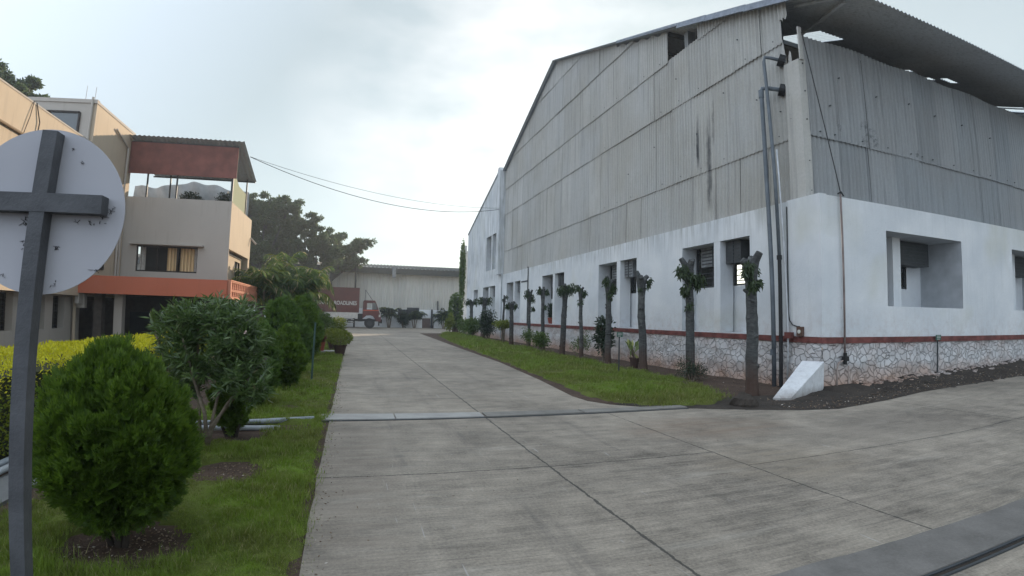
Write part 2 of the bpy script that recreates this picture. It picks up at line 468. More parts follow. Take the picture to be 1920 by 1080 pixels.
def m_sheet(name, c1, c2, streak=True, warm=(0.36, 0.33, 0.27)):
    """weathered corrugated cement sheet; every sheet has its own tone"""
    a = N(name)
    x, y, z = a.xyz()
    tn = a.attr('tone')
    col = a.mix(tn, c1, c2)
    big = a.noise(0.35, 4, 0.6)
    col = a.mix(a.math('MULTIPLY', a.map(big, 0.4, 0.65), 0.45, clamp=True), col, warm)
    run = a.noise(1.0, 5, 0.65, a.scale(9.0, 9.0, 0.35), 0.2)
    col = a.mix(a.math('MULTIPLY', a.map(run, 0.5, 0.72), 0.5, clamp=True), col, tuple(v*0.45 for v in c1))
    if streak:
        # two black leak marks down the gable
        for cy, w, z0, z1 in ((12.45, .12, 4.6, 7.6), (12.95, .10, 6.0, 7.9), (12.2, .05, 6.5, 8.3)):
            wob = a.math('MULTIPLY', a.math('SUBTRACT', a.noise(2.0, 4), 0.5), 0.25)
            f = a.map(a.math('ABSOLUTE', a.math('SUBTRACT', a.math('ADD', y, wob), cy)), w, 0.0)
            f = a.math('MULTIPLY', f, a.math('MULTIPLY', a.map(z, z0, z0+.5), a.map(z, z1, z1-1.2)), clamp=True)
            f = a.math('MULTIPLY', a.math('MAXIMUM', f, 0.0), 1.6, clamp=True)
            f = a.math('MULTIPLY', f, a.math('LESS_THAN', x, 9.9))
            col = a.mix(a.math('MULTIPLY', f, a.map(run, 0.3, 0.6)), col, (0.05, 0.052, 0.055))
    if 'grey_cement' in name:
        for cx, cz, rr in ((11.9, 6.25, .28), (12.25, 6.15, .22), (14.0, 6.05, .12), (10.9, 6.2, .1)):
            dd = a.math('ADD', a.math('POWER', a.math('DIVIDE', a.math('SUBTRACT', x, cx), rr), 2.0), a.math('POWER', a.math('DIVIDE', a.math('SUBTRACT', z, cz), rr*1.3), 2.0))
            f = a.math('MULTIPLY', a.math('MAXIMUM', a.map(dd, 1, 0), 0.0), a.map(a.noise(9, 4, .7), .48, .62), clamp=True)
            col = a.mix(a.math('MULTIPLY', f, .8), col, (.06, .065, .07))
    fine = a.noise(18, 5, 0.7)
    col = a.mix(a.math('MULTIPLY', a.map(fine, 0.3, 0.7), 0.22), col, (0.16, 0.165, 0.165))
    return a.fin(col, 0.82, a.bump(fine, 0.003), spec=0.3)
M = {}
M['road'] = m_road()
M['slab'] = m_slab("trench_cover_concrete", (0.22, 0.21, 0.20), (0.44, 0.43, 0.41))
M['slabdk'] = m_slab('worn_trench_cover_concrete', (0.12, 0.112, 0.10), (0.30, 0.285, 0.26))
M['apron'] = m_slab("smooth_dark_concrete", (0.095, 0.088, 0.080), (0.215, 0.20, 0.185), 2.2)
M['path'] = m_slab("grey_concrete_path", (0.12, 0.12, 0.12), (0.22, 0.22, 0.22), 2)
M['soil'] = m_soil("brown_earth", (0.045, 0.03, 0.024), (0.13, 0.09, 0.068))
M['dirt'] = m_soil("dark_damp_earth", (0.022, 0.019, 0.017), (0.085, 0.07, 0.058))
def m_grass(name, blade=True):
    a = N(name)
    r = a.rand() if blade else a.noise(40, 3, .7)
    p1 = a.map(a.noise(1.3, 4, .65), .36, .64); p2 = a.map(a.noise(5.5, 4, .7), .35, .65); p3 = a.map(a.noise(.55, 3, .5), .45, .65)
    col = a.mix(r, (0.075, 0.125, 0.017), (0.20, 0.265, 0.036))
    col = a.mix(a.math('MULTIPLY', p1, .8, clamp=True), col, (0.20, 0.34, 0.026))
    col = a.mix(a.math('MULTIPLY', p2, .45, clamp=True), col, (0.085, 0.088, 0.024))
    col = a.mix(a.math('MULTIPLY', p3, .45, clamp=True), col, (0.17, 0.14, 0.055))
    if blade: col = a.mix(a.math('GREATER_THAN', r, .93), col, (0.36, 0.32, 0.15))
    else: col = a.mix(.45, col, (0.05, 0.04, 0.02))
    if blade: return a.fin(col, .55, spec=.3, trans=.35, tcol=a.mix(.5, col, (0.25, 0.30, 0.04)))
    return a.fin(col, .95, a.bump(a.noise(30, 4, .7), .02), spec=.2)
M['turf'] = m_grass("turf_base", False)
GR = m_grass("grass_blades")
M['wall'] = m_wall()
M['niche'] = simple('deep_shade_reveal', (0.40, 0.42, 0.44), .9, .15, 3)  # recess shade put into the colour of the side-wall reveals
M['niche2'] = simple('faint_shade_reveal', (0.52, 0.54, 0.56), .9, .12, 3)  # milder recess shade put into the colour of the long-wall reveals
M['plinth'] = m_plinth()
M['band'] = simple("oxide_red_paint", (0.155, 0.052, 0.045), 0.8, 0.45, 5, bump=0.004)
M['sheet'] = m_sheet("weathered_cement_sheet", (0.445, 0.445, 0.43), (0.525, 0.52, 0.495))
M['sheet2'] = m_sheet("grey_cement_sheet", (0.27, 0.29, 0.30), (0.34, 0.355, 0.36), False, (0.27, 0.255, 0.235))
M['roofsheet'] = m_sheet("dark_cement_roof", (0.50, 0.54, 0.58), (0.58, 0.62, 0.66), False, (0.5, 0.52, 0.55))
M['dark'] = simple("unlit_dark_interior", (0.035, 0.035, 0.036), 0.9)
M['steel'] = simple("galvanised_steel", (0.38, 0.40, 0.42), 0.5, 0.2, metal=0.3)
M['dksteel'] = simple("dark_grey_steel", (0.045, 0.05, 0.055), 0.5, 0.2)
M['black'] = simple("black_rubber", (0.015, 0.015, 0.016), 0.6)

# ---------------------------------------------------------------- ground
def smooth(t): t = np.clip(t, 0, 1); return t*t*(3-2*t)
def H(x, y):
    x = np.asarray(x, float); y = np.asarray(y, float)
    r = 0.027*np.maximum(0, x-8)*(x < 60) + 1.4*(x >= 60)
    r = r*(1-smooth((y-8.9)/1.0))
    l = -0.8*smooth((-4.0-x)/3.0)*(1-smooth((y-40)/6))
    return r + l
def NZ(x, y, s=1.0, z=0.0): return mn.noise(Vector((x*s, y*s, z)))
xs = np.concatenate([[-1500, -700, -300, -120, -60, -40, -25, -16], np.arange(-12, 20.01, 0.5), [22, 26, 32, 40, 50, 59.9, 60, 80, 150, 400, 900, 1500]])
ys = np.concatenate([[-600, -200, -60, -20, -8], np.arange(-4, 12.01, 0.5), np.arange(13, 48, 2.0), [50, 60, 80, 110, 160, 300, 700, 1500, 2500]])
X, Y = np.meshgrid(xs, ys, indexing='ij')
Z = H(X, Y) - 0.015
V = np.stack([X, Y, Z], -1).reshape(-1, 3)
ny = len(ys)
F = [(i*ny+j, (i+1)*ny+j, (i+1)*ny+j+1, i*ny+j+1) for i in range(len(xs)-1) for j in range(ny-1)]
ground = tri_mesh("ground", V, F, M['soil'])
tag(ground, kind='structure')

def poly_sheet(name, poly, z, mat, kind='structure', skirt=0.08, zf=None):
    b = MB()
    n = len(poly)
    P = [(p[0], p[1], (float(zf(p[0], p[1])) if zf else 0) + z) for p in poly]
    b.face(*P)
    for i in range(n):
        p, q = P[i], P[(i+1) % n]
        b.face((p[0], p[1], p[2]-skirt), (q[0], q[1], q[2]-skirt), q, p)
    o = b.build(name, mat)
    return tag(o, kind=kind)
# left edge of the road is ragged where the lawn creeps over it
left_edge = [(-0.29 + 0.035*NZ(0, yy, 1.7), yy) for yy in np.arange(-6, 45.1, 0.5)]
right_edge = [(60, 45.3), (9.0, 45.3), (5.45, 44.2), (5.3, 40), (5.05, 30), (4.85, 22), (4.75, 16.75), (4.4, 12.0), (4.12, 9.4), (4.16, 8.8), (4.38, 8.35), (4.8, 8.0), (5.6, 7.58), (6.4, 7.18), (7.2, 6.8), (8.0, 6.62)]
road_poly = [(-6, -6)] and left_edge + [(-40, 45.1), (-40, 61.9), (60, 61.9)] + right_edge + [(8.0, -6)]
poly_sheet("road", road_poly, 0.0, M['road'])
b = MB()
xr = [8.0, 9.5, 11, 13, 16, 20, 30, 58]
yr = [6.62, 6.75, 7.0, 7.1, 7.05, 7.05, 7.05, 7.05]
for i in range(len(xr)-1):
    z0, z1 = float(H(xr[i], 0)), float(H(xr[i+1], 0))
    b.face((xr[i], -6, z0), (xr[i+1], -6, z1), (xr[i+1], yr[i+1], z1), (xr[i], yr[i], z0))
    b.face((xr[i], yr[i], z0), (xr[i+1], yr[i+1], z1), (xr[i+1], yr[i+1], z1-.08), (xr[i], yr[i], z0-.08))
tag(b.build("side_road", M['road']), kind='structure')
# dark smooth threshold strip with the gate track
b = MB()
yl = [2.36+0.02*NZ(xx, 3, 2) for xx in np.arange(1.6, 8.01, 0.2)]
xa = list(np.arange(1.6, 8.01, 0.2))
for i in range(len(xa)-1):
    b.face((xa[i], 1.93, .004), (xa[i+1], 1.93, .004), (xa[i+1], yl[i+1], .004), (xa[i], yl[i], .004))
tag(b.build("road_threshold", M['apron']), kind='structure')
t = thing("gate_track", (4.5, 1.88, 0), "pair of dark steel rails sunk across the concrete in the bottom right corner", "gate track")
b = MB(); b.box(1.5, 1.895, -.01, 12, 1.915, .012); b.build("rail", M['dksteel'], t)
b = MB(); b.box(1.5, 1.84, -.01, 12, 1.858, .012); b.build("rail", M['dksteel'], t)
b = MB(); b.box(1.5, 1.859, -.01, 12, 1.894, .003); b.build("rail_bed", M['dirt'], t)
# the raised trench cover across the road
t = thing("trench_cover", (2.4, 7.8, 0), "row of raised concrete slabs covering the trench across the road", "trench cover")
for i, (x0, x1) in enumerate(((-.46, .62), (.64, 1.93), (1.97, 3.55), (3.57, 5.5))):
    b = MB(); y1 = 8.06 - .05*i
    b.prism([(x0, 7.62), (x1, 7.62+.01*i), (x1, y1-.05), (x0, y1)], 2, -.02, 0.024)
    b.build("cover_slab", (M['slab'] if i < 2 else M['slabdk']), t)
b = MB(); b.box(-.47, 7.595, -.02, 5.5, 7.617, .012); b.build("front_shadow_strip", M['dksteel'], t)  # dark strip painting the shadow line along the front of the slabs
# dirt beds
def bed(name, inside, x0, x1, y0, y1, st, zf, mat, kind='structure'):
    nx, nyy = int((x1-x0)/st), int((y1-y0)/st)
    vid = {}; V = []; F = []
    def vert(i, j):
        k = (i, j)
        if k not in vid:
            x, y = x0+i*st, y0+j*st
            vid[k] = len(V); V.append((x, y, zf(x, y)))
        return vid[k]
    for i in range(nx):
        for j in range(nyy):
            if inside(x0+(i+.5)*st, y0+(j+.5)*st):
                F.append((vert(i, j), vert(i+1, j), vert(i+1, j+1), vert(i, j+1)))
    cnt = np.zeros(len(V), int)
    for f in F:
        for q in f: cnt[q] += 1
    V = [(v[0], v[1], v[2] if cnt[q] == 4 else min(v[2], float(H(v[0], min(v[1], 8.5))) - .02)) for q, v in enumerate(V)]
    o = tri_mesh(name, V, F, mat)
    o.data.polygons.foreach_set('use_smooth', [True]*len(F))
    return tag(o, kind=kind)
def edge_y(x):      # road edge by the corner
    pts = [(4.1, 9.4), (4.16, 8.8), (4.8, 8.0), (5.6, 7.58), (6.4, 7.18), (7.2, 6.8), (8, 6.62), (9.5, 6.75), (11, 7.0), (60, 7.05)]
    return float(np.interp(x, [p[0] for p in pts], [p[1] for p in pts]))
def bed_z(x, y):
    z = float(H(x, min(y, 8.5))) + 0.012
    z += 0.05*NZ(x, y, 1.3) * min(1, max(0, (y-edge_y(x))/.5)) + 0.02*NZ(x, y, 5)
    if x > 9.6: z += max(0, min(1, (y-edge_y(x)-.1)/1.2))*(0.06+0.11*min(1, max(0, (x-10)/8)))
    return z
bed("earth_bed", lambda x, y: (y > edge_y(x)-.04+.05*NZ(x, y, 3)), 4.2, 30, 6.5, 8.6, 0.1, bed_z, M['dirt'])
def lawn_r_in(x, y):
    return False
RX = [(8.6, 4.2), (9.4, 4.12), (12, 4.4), (16.75, 4.75), (22, 4.85), (30, 5.05), (40, 5.3), (44.2, 5.45), (45.3, 9)]
def road_x(y): return float(np.interp(y, [p[0] for p in RX], [p[1] for p in RX]))
bed("wall_bed", lambda x, y: x > road_x(y)-.03+.04*NZ(x, y, 3), 4.0, 9.6, 8.6, 45.0, 0.1, lambda x, y: -0.006 + (0.05*(NZ(x, y, 1.1)+.3) if x > 8.0 else 0) + 0.008*NZ(x, y, 6), M['soil'])

# ---------------------------------------------------------------- lawns
HOLES = [(-1.42, 3.55, .40, .40), (-1.13, 5.22, .33, .40), (-1.35, 6.62, .38, .32), (-1.0, 8.75, .24, .26), (-1.15, 10.9, .22, .3)]
def in_holes(x, y, g=0.0):
    for cx, cy, rx, ry in HOLES:
        w = 0.16*NZ(x, y, 4.0, 2)
        if ((x-cx)/(rx+g))**2 + ((y-cy)/(ry+g))**2 < 1+w: return True
    return False
def lawn_l_in(x, y, mgn=0.0):
    e = 0.05*NZ(x, y, 2.2) + 0.03*NZ(x, y, 9)
    if x > -0.33+e-mgn*.3: return False
    if x < -2.42+e*2+ (0.12*(y-4) if y < 6 else .2): return False
    if y < 7.02: pass
    if 7.02+e < y - (x+0.45)*0.22 < 7.5+e and x < -.5: return False
    if 20.35 < y < 21.6: return False
    return not in_holes(x, y)
def turf_z(x, y): return 0.004 + 0.03*(NZ(x, y, 0.9)+.5) + 0.030*(NZ(x, y, 3.2)+.4) + 0.014*(NZ(x, y, 8)+.5)
bed("lawn", lawn_l_in, -3.3, -0.1, 1.2, 34, 0.07, turf_z, M['turf'])
GE = [(8.3, 4.95), (8.7, 4.5), (9.4, 4.42), (12, 4.62), (16.75, 4.95), (22, 5.15), (30, 5.5), (38, 6.2), (44.8, 7.6)]
GW = [(7.8, 6.3), (8.3, 6.75), (9.2, 7.2), (11, 7.6), (12.8, 7.75), (45, 8.7)]
def lawn_r_in(x, y):
    e = 0.10*NZ(x, y, 1.5) + 0.06*NZ(x, y, 6)
    if y < 7.85+e or y > 44.6: return False
    if y < edge_y(x)+.18+e: return False
    lo = float(np.interp(y, [p[0] for p in GE], [p[1] for p in GE])) + e
    hi = float(np.interp(y, [p[0] for p in GW], [p[1] for p in GW])) + e*1.5
    return lo < x < hi
def turf_zr(x, y): return 0.004 + min(.05, .10*max(0, y-edge_y(x)-.15))*1.0 + 0.035*(NZ(x, y, 0.8, 5)+.5)*min(1, max(.2, (x-road_x(y)-.3)/.6)) + 0.03*NZ(x, y, 2.6) + .012*NZ(x, y, 6)
bed("side_lawn", lawn_r_in, 4.4, 9.2, 7.7, 44.8, 0.1, turf_zr, M['turf'])
# kerb between the two parts of the left lawn
b = MB(); b.box(-3.0, 20.7, -.05, -.45, 21.3, .06); tag(b.build("kerb_path", M['slab']), kind='structure')
# sunken path left of the lawn
b = MB(); b.box(-3.02, 0.5, -.02, -2.62, 6.7, 0.012); tag(b.build("path", M['path']), kind='structure')


def grass(name, inside, zf, regions, mat):
    Vs = []; Fs = []; base = 0
    for (x0, x1, y0, y1, dens, h0, w) in regions:
        n = int((x1-x0)*(y1-y0)*dens)
        px = rng.uniform(x0, x1, n); py = rng.uniform(y0, y1, n)
        keep = np.array([inside(a_, b_) for a_, b_ in zip(px, py)], bool) if n else np.zeros(0, bool)
        px, py = px[keep], py[keep]; n = len(px)
        if not n: continue
        k = np.array([1.2*NZ(a_, b_, 1.1, 9) + 1.1*NZ(a_, b_, 5.5, 3) + .6*NZ(a_, b_, 14, 3) for a_, b_ in zip(px, py)])
        pz = np.array([zf(a_, b_) for a_, b_ in zip(px, py)])
        hh = h0*np.clip(1 + 1.3*k, .2, 2.8)*rng.uniform(.6, 1.3, n)
        an = rng.uniform(0, 2*np.pi, n); ln = rng.uniform(0.1, 1.1, n)
        P = np.stack([px, py, pz], 1)
        S = np.stack([-np.sin(an), np.cos(an), np.zeros(n)], 1)*(w/2)
        T = P + np.stack([np.cos(an)*ln*hh, np.sin(an)*ln*hh, hh], 1)
        V = np.stack([P-S, P+S, T], 1).reshape(-1, 3)
        i = np.arange(n)*3
        Vs.append(V); Fs.append(np.stack([i, i+1, i+2], 1)+base); base += len(V)
    o = tri_mesh(name, np.concatenate(Vs), np.concatenate(Fs), mat)
    return tag(o, kind='stuff')
def l_soft(x, y):
    q = .07*abs(rng.normal()); an = rng.uniform(0, 6.28); return lawn_l_in(x+q*math.cos(an), y+q*math.sin(an))
def r_soft(x, y):
    q = .16*abs(rng.normal()); an = rng.uniform(0, 6.28); return lawn_r_in(x+q*math.cos(an), y+q*math.sin(an))
o = grass("grass", l_soft, turf_z, [(-2.9, -.2, 1.6, 4.2, 13000, .034, .0042), (-2.9, -.2, 4.2, 6.5, 8000, .036, .006), (-2.9, -.2, 6.5, 10, 3800, .040, .009), (-2.9, -.2, 10, 21, 1300, .045, .016), (-2.9, -.3, 21, 34, 300, .06, .03)], GR)
tag(o, "short green turf on the lawn left of the concrete road", "grass", kind='stuff')
o = grass("grass", r_soft, turf_zr, [(4.5, 9, 7.8, 13, 3000, .05, .010), (4.5, 9, 13, 20, 1300, .055, .016), (4.5, 9, 20, 44.6, 300, .07, .03)], GR)
tag(o, "green turf strip between the road and the row of bare trunks", "grass", kind='stuff')

# ---------------------------------------------------------------- the warehouse
W, S = 9.57, 8.40
TOPW = 4.33
wh = thing("warehouse", (W, S, 0), "huge gabled warehouse of grey corrugated sheets above a whitewashed wall, right of the road", "warehouse")
def wall_grid(b, axis, c, u0, u1, z0, z1, holes):
    us = sorted(set([u0, u1] + [h[0] for h in holes] + [h[1] for h in holes]))
    zs = sorted(set([z0, z1] + [h[2] for h in holes] + [h[3] for h in holes]))
    for i in range(len(us)-1):
        for j in range(len(zs)-1):
            cu, cz = (us[i]+us[i+1])/2, (zs[j]+zs[j+1])/2
            if any(h[0] < cu < h[1] and h[2] < cz < h[3] for h in holes): continue
            q = [(us[i], zs[j]), (us[i+1], zs[j]), (us[i+1], zs[j+1]), (us[i], zs[j+1])]
            b.face(*[(c, u, z) if axis == 0 else (u, c, z) for u, z in (q if axis else q[::-1])])
def reveals(b, axis, c, d, h):
    u0, u1, z0, z1 = h
    P = lambda u, z, k: (c+k*d, u, z) if axis == 0 else (u, c+k*d, z)
    for (a, e) in (((u0, z0), (u1, z0)), ((u1, z0), (u1, z1)), ((u1, z1), (u0, z1)), ((u0, z1), (u0, z0))):
        b.face(P(*a, 0), P(*e, 0), P(*e, 1), P(*a, 1))
ZB, ZT = 1.18, 3.70
niches = [(10.67, 13.63), (16.38, 19.40), (23.05, 26.04), (29.80, 32.70), (35.55, 39.15)]
holesL = [(a, c_, 1.20, ZT) for a, c_ in niches] + [(35.5, 38.35, 4.88, 7.43), (40.85, 42.3, 2.45, 3.64)]
b = MB()
wall_grid(b, 0, W, S, 45.0, 1.18, TOPW, [h for h in holesL if h[3] < 4])
wall_grid(b, 0, W, 33.9, 45.0, TOPW, 7.6, [h for h in holesL if h[3] > 4])
# sloping upper part of the annex gable
def annex_top(y): return 11.65 if y < 35.3 else 11.65 - (y-35.3)*0.3145
ya = [33.9, 35.3, 36.5, 38, 40, 42, 44, 45.0]
for i in range(len(ya)-1):
    b.face((W, ya[i+1], 7.6), (W, ya[i], 7.6), (W, ya[i], annex_top(ya[i])), (W, ya[i+1], annex_top(ya[i+1])))
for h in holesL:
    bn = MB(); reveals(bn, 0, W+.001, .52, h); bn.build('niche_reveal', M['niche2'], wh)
b.face((W, S, TOPW), (W, 33.9, TOPW), (W+.35, 33.9, TOPW), (W+.35, S, TOPW))      # ledge on top of the wall
b.face((W, S, 1.18), (W, S, TOPW), (W+.001, S, TOPW), (W+.001, S, 1.18))
holesR = [(11.83, 15.12, 1.90, 3.70), (17.95, 21.3, 1.90, 3.70), (24.1, 27.4, 1.9, 3.7)]
wall_grid(b, 1, S, W, 45.0, 1.18, TOPW, holesR)
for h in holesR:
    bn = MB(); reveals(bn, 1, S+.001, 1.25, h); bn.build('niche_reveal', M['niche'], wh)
b.face((W, S, TOPW), (W, S+.50, TOPW), (45, S+.50, TOPW), (45, S, TOPW))
# niche backs: low parapet wall with the window opening above it
for (u0, u1, z0, z1) in holesL:
    if z0 < 2: b.face((W+.52, u1, z0), (W+.52, u0, z0), (W+.52, u0, 2.49), (W+.52, u1, 2.49))
    elif z1 > 5: b.face((W+.52, u1, z0), (W+.52, u0, z0), (W+.52, u0, 5.9), (W+.52, u1, 5.9))
    else: b.face((W+.52, u1, z0), (W+.52, u0, z0), (W+.52, u0, 2.9), (W+.52, u1, 2.9))
for (u0, u1, z0, z1) in holesR:
    b.face((u0, S+1.25, z0), (u1, S+1.25, z0), (u1, S+1.25, 2.45), (u0, S+1.25, 2.45))
    b.face((u0+2.62, S+1.25, 2.45), (u1, S+1.25, 2.45), (u1, S+1.25, 3.7), (u0+2.62, S+1.25, 3.7))
b.build("whitewashed_wall", M['wall'], wh)
# corner pier a touch proud of the wall, coping and the annex pier
b = MB(); b.box(W-.022, S-.022, 1.183, W+.2, 9.35, TOPW+.012); b.build("corner_pier", M['wall'], wh)
b = MB(); b.box(W-.30, 33.88, TOPW+.02, W+.4, 34.5, 11.2)
b.prism([(33.88, 11.2), (34.5, 11.2), (34.5, 11.55), (34.35, 11.72), (34.05, 11.72), (33.88, 11.5)], 0, W-.30, W+.4)
b.build("annex_pier", M['wall'], wh)
b = MB()
for i in range(1, len(ya)-1):
    b.bar((W+.1, ya[i], annex_top(ya[i])+.03), (W+.1, ya[i+1], annex_top(ya[i+1])+.03), .34, .08)
b.build("coping", M['wall'], wh)
# mullion pillars of the niches
for (u0, u1) in niches[:4]:
    md = u0 + (u1-u0)*.445; b = MB(); b.box(W+.004, md-.135, 1.205, W+.45, md+.135, 3.698); b.build("mullion_pillar", M['wall'], wh)
b = MB(); b.box(W+.004, 37.1, 1.205, W+.45, 37.4, 3.638); b.build("mullion_pillar", M['wall'], wh)
b = MB(); b.box(W+.004, 36.6, 4.885, W+.45, 36.9, 7.428); b.build("mullion_pillar", M['wall'], wh)
for (u0, u1, z0, z1) in holesR:
    b = MB(); b.box(u0+1.02, S+.55, z0+.003, u0+1.34, S+.87, z1-.003); b.build("mullion_pillar", M['wall'], wh)
# red band and rubble plinth
b = MB(); b.box(W-.035, S-.035, 1.045, W+.1, 34, 1.178); b.build("red_band", M['band'], wh)
b = MB(); b.box(W+.1, S-.035, 1.045, 45, S+.1, 1.178); b.build("red_band", M['band'], wh)
def rubble(name, axis, u0, u1, c):
    st = 0.06; nu = int((u1-u0)/st); nz_ = 22
    V = []; F = []
    for i in range(nu+1):
        u = u0 + (u1-u0)*i/nu
        for j in range(nz_+1):
            z = -0.25 + 1.295*j/nz_
            p = Vector((u*1.0 + axis*7, z*1.2, 3.3*axis))
            o = 0.045*mn.noise(p*2.6) + 0.02*mn.noise(p*7)
            if j == nz_: o = 0
            V.append((c-.01-o, u, z) if axis == 0 else (u, c-.01-o, z))
    for i in range(nu):
        for j in range(nz_):
            a_ = i*(nz_+1)+j
            F.append((a_, a_+1, a_+nz_+2, a_+nz_+1) if axis == 0 else (a_, a_+nz_+1, a_+nz_+2, a_+1))
    o = tri_mesh(name, V, F, M['plinth'], wh)
    o.data.polygons.foreach_set('use_smooth', [True]*len(F))
rubble("stone_plinth", 0, S-.005, 45.0, W)
rubble("stone_plinth", 1, W-.005, 45.0, S)
b = MB(); b.face((W, 45, -.2), (60, 45, -.2), (60, 45, 0.5), (W, 45, 0.5))
wall_grid(b, 1, 45.0, W, 60.0, 0.5, 8.6, [(38.6, 40.6, 5.0, 8.3)])
b.face((60, S, 0), (60, 45, 0), (60, 45, 14), (60, S, 14)); b.build("rear_wall", M['wall'], wh)
b = MB(); b.box(W+.3, S+.6, .02, 60, 45, .05); b.build("shop_floor", M['path'], wh)

# corrugated sheets -------------------------------------------------------
PIT, AMP = 0.146, 0.024
def gable_z(y):
    if y <= 24.6: return 15.02 - (24.6-y)*0.3606
    return 15.02 - (y-24.6)*0.385
sm = []
def clad(b, axis, c, u0, u1, rows, topf, skip, step, seam=1.05, coarse_from=1e9, jag=0.0):
    for ri, (za, zb) in enumerate(rows):
        u = u0 + (0.0 if ri % 2 == 0 else 0.03)
        while u < u1 - .05:
            ue = min(u + seam*random.uniform(.97, 1.03), u1)
            b.tone = random.random()
            off = random.uniform(-.008, .008); tilt = random.uniform(-.004, .006)
            zbot = za + random.uniform(-.015, .012) - .03
            n = max(2, int((ue-u-.022)/(PIT/step)))
            prev = None
            for k in range(n+1):
                uu = u + .005 + (ue-u-.022)*k/n
                corr = AMP*math.cos(2*math.pi*uu/PIT)
                if k == n: corr = AMP*1.15
                zt = min(zb + .06, topf(uu) - (abs(jag*math.sin(uu*3.1+ri)) if jag else 0))
                if zt < zbot + .02 or skip(uu, za, zb): prev = None; continue
                t_ = min(1.0, (zt-zbot)/(zb+.06-zbot))
                o0 = corr + off + .036; o1 = corr + off + .036 - .038*t_ + tilt
                A = (c-o0, uu, zbot) if axis == 0 else (uu, c-o0, zbot)
                B = (c-o1, uu, zt) if axis == 0 else (uu, c-o1, zt)
                A2 = (c-o0+.012, uu, zbot) if axis == 0 else (uu, c-o0+.012, zbot)
                if prev:
                    pa, pb, pc = prev
                    if axis == 0: b.face(A, pa, pb, B); b.face(pa, A, A2, pc)
                    else: b.face(pa, A, B, pb); b.face(A, pa, pc, A2)
                prev = (A, B, A2)
            if ue < u1-.1 and ue < coarse_from:     # dark gap line where two sheets meet
                zt = min(zb + .02, topf(ue)-.05)
                if zt > zbot+.1 and not skip(ue, za, zb) and not skip(ue-.1, za, zb):
                    sm.append((ue-.004, zbot+.02, zt))
            u = ue
ROWS = [(4.33, 5.90), (5.90, 8.41), (8.41, 10.15), (10.15, 12.05), (12.05, 13.8), (13.8, 15.1)]
def skipL(y, za, zb):
    if za > 10 and 12.78 < y < 14.4 and zb < 12.5: return True
    if za > 8.4 and za < 8.5 and y < 9.30: return True
    if 5.8 < za < 6 and y < 9.2: return False
    return False
def topL(y):
    t_ = gable_z(y) - .04
    if 14.4 <= y < 18: t_ -= .02 + .10*abs(math.sin(y*4.3))**3
    if y < 9.32: t_ = min(t_, 7.85 + .25*math.sin(y*40))
    return t_
b = MB(); clad(b, 0, W+.15, 9.02, 33.86, ROWS, topL, skipL, 6)
b.build("gable_cladding", M['sheet'], wh)
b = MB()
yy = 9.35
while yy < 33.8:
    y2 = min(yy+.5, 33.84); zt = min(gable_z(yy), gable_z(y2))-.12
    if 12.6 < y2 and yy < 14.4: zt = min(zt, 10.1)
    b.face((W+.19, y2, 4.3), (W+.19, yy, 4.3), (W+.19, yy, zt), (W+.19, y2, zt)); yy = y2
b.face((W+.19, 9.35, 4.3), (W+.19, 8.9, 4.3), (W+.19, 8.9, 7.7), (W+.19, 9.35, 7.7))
b.build("leak_blocker", M['dksteel'], wh); sm = []  # dark sheet added behind the gable cladding to block light leaks
# ragged flap of sheet above the missing corner
b = MB(); b.tone = .8
prev = None
for k in range(9):
    y = 9.08 + k*.036; z0 = 8.97 + .05*math.sin(k*2.2); z1 = gable_z(y)-.05
    p = ((W+.10-AMP*math.cos(2*math.pi*y/PIT), y, z0), (W+.10-AMP*math.cos(2*math.pi*y/PIT), y, z1))
    if prev: b.face(p[0], prev[0], prev[1], p[1])
    prev = p
b.build("torn_sheet", M['sheet'], wh)
def topR(x): return 8.44 + .03*math.sin(x*2.3) - .0*x
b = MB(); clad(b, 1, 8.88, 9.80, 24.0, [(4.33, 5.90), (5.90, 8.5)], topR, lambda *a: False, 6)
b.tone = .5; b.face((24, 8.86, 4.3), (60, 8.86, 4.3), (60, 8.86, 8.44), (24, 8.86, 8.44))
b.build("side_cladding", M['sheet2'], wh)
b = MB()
b.face((9.85, 8.93, 4.3), (59, 8.93, 4.3), (59, 8.93, 8.3), (9.85, 8.93, 8.3)); b.build("leak_blocker", M['dksteel'], wh)  # the same added light block behind the side cladding
# folded corner trim
b = MB(); b.tone = .95
for z0, z1, g in ((4.34, 5.93, .012), (5.90, 7.72, 0.0)):
    pts = [(W+.10-g, 9.30), (W+.045-g, 9.27), (W+.045-g, 9.02), (W+.07-g, 8.83-g), (W+.26, 8.80-g), (W+.27, 8.84)]
    for i in range(len(pts)-1):
        (x0, y0), (x1, y1) = pts[i], pts[i+1]
        b.face((x1, y1, z0), (x0, y0, z0), (x0, y0, z1), (x1, y1, z1))
b.build("corner_trim", M['sheet'], wh)
b = MB(); b.tone = 1; b.box(W+.10, 8.78, 7.7, W+.21, 8.82, 8.55); b.build("trim_strip", M['sheet'], wh)
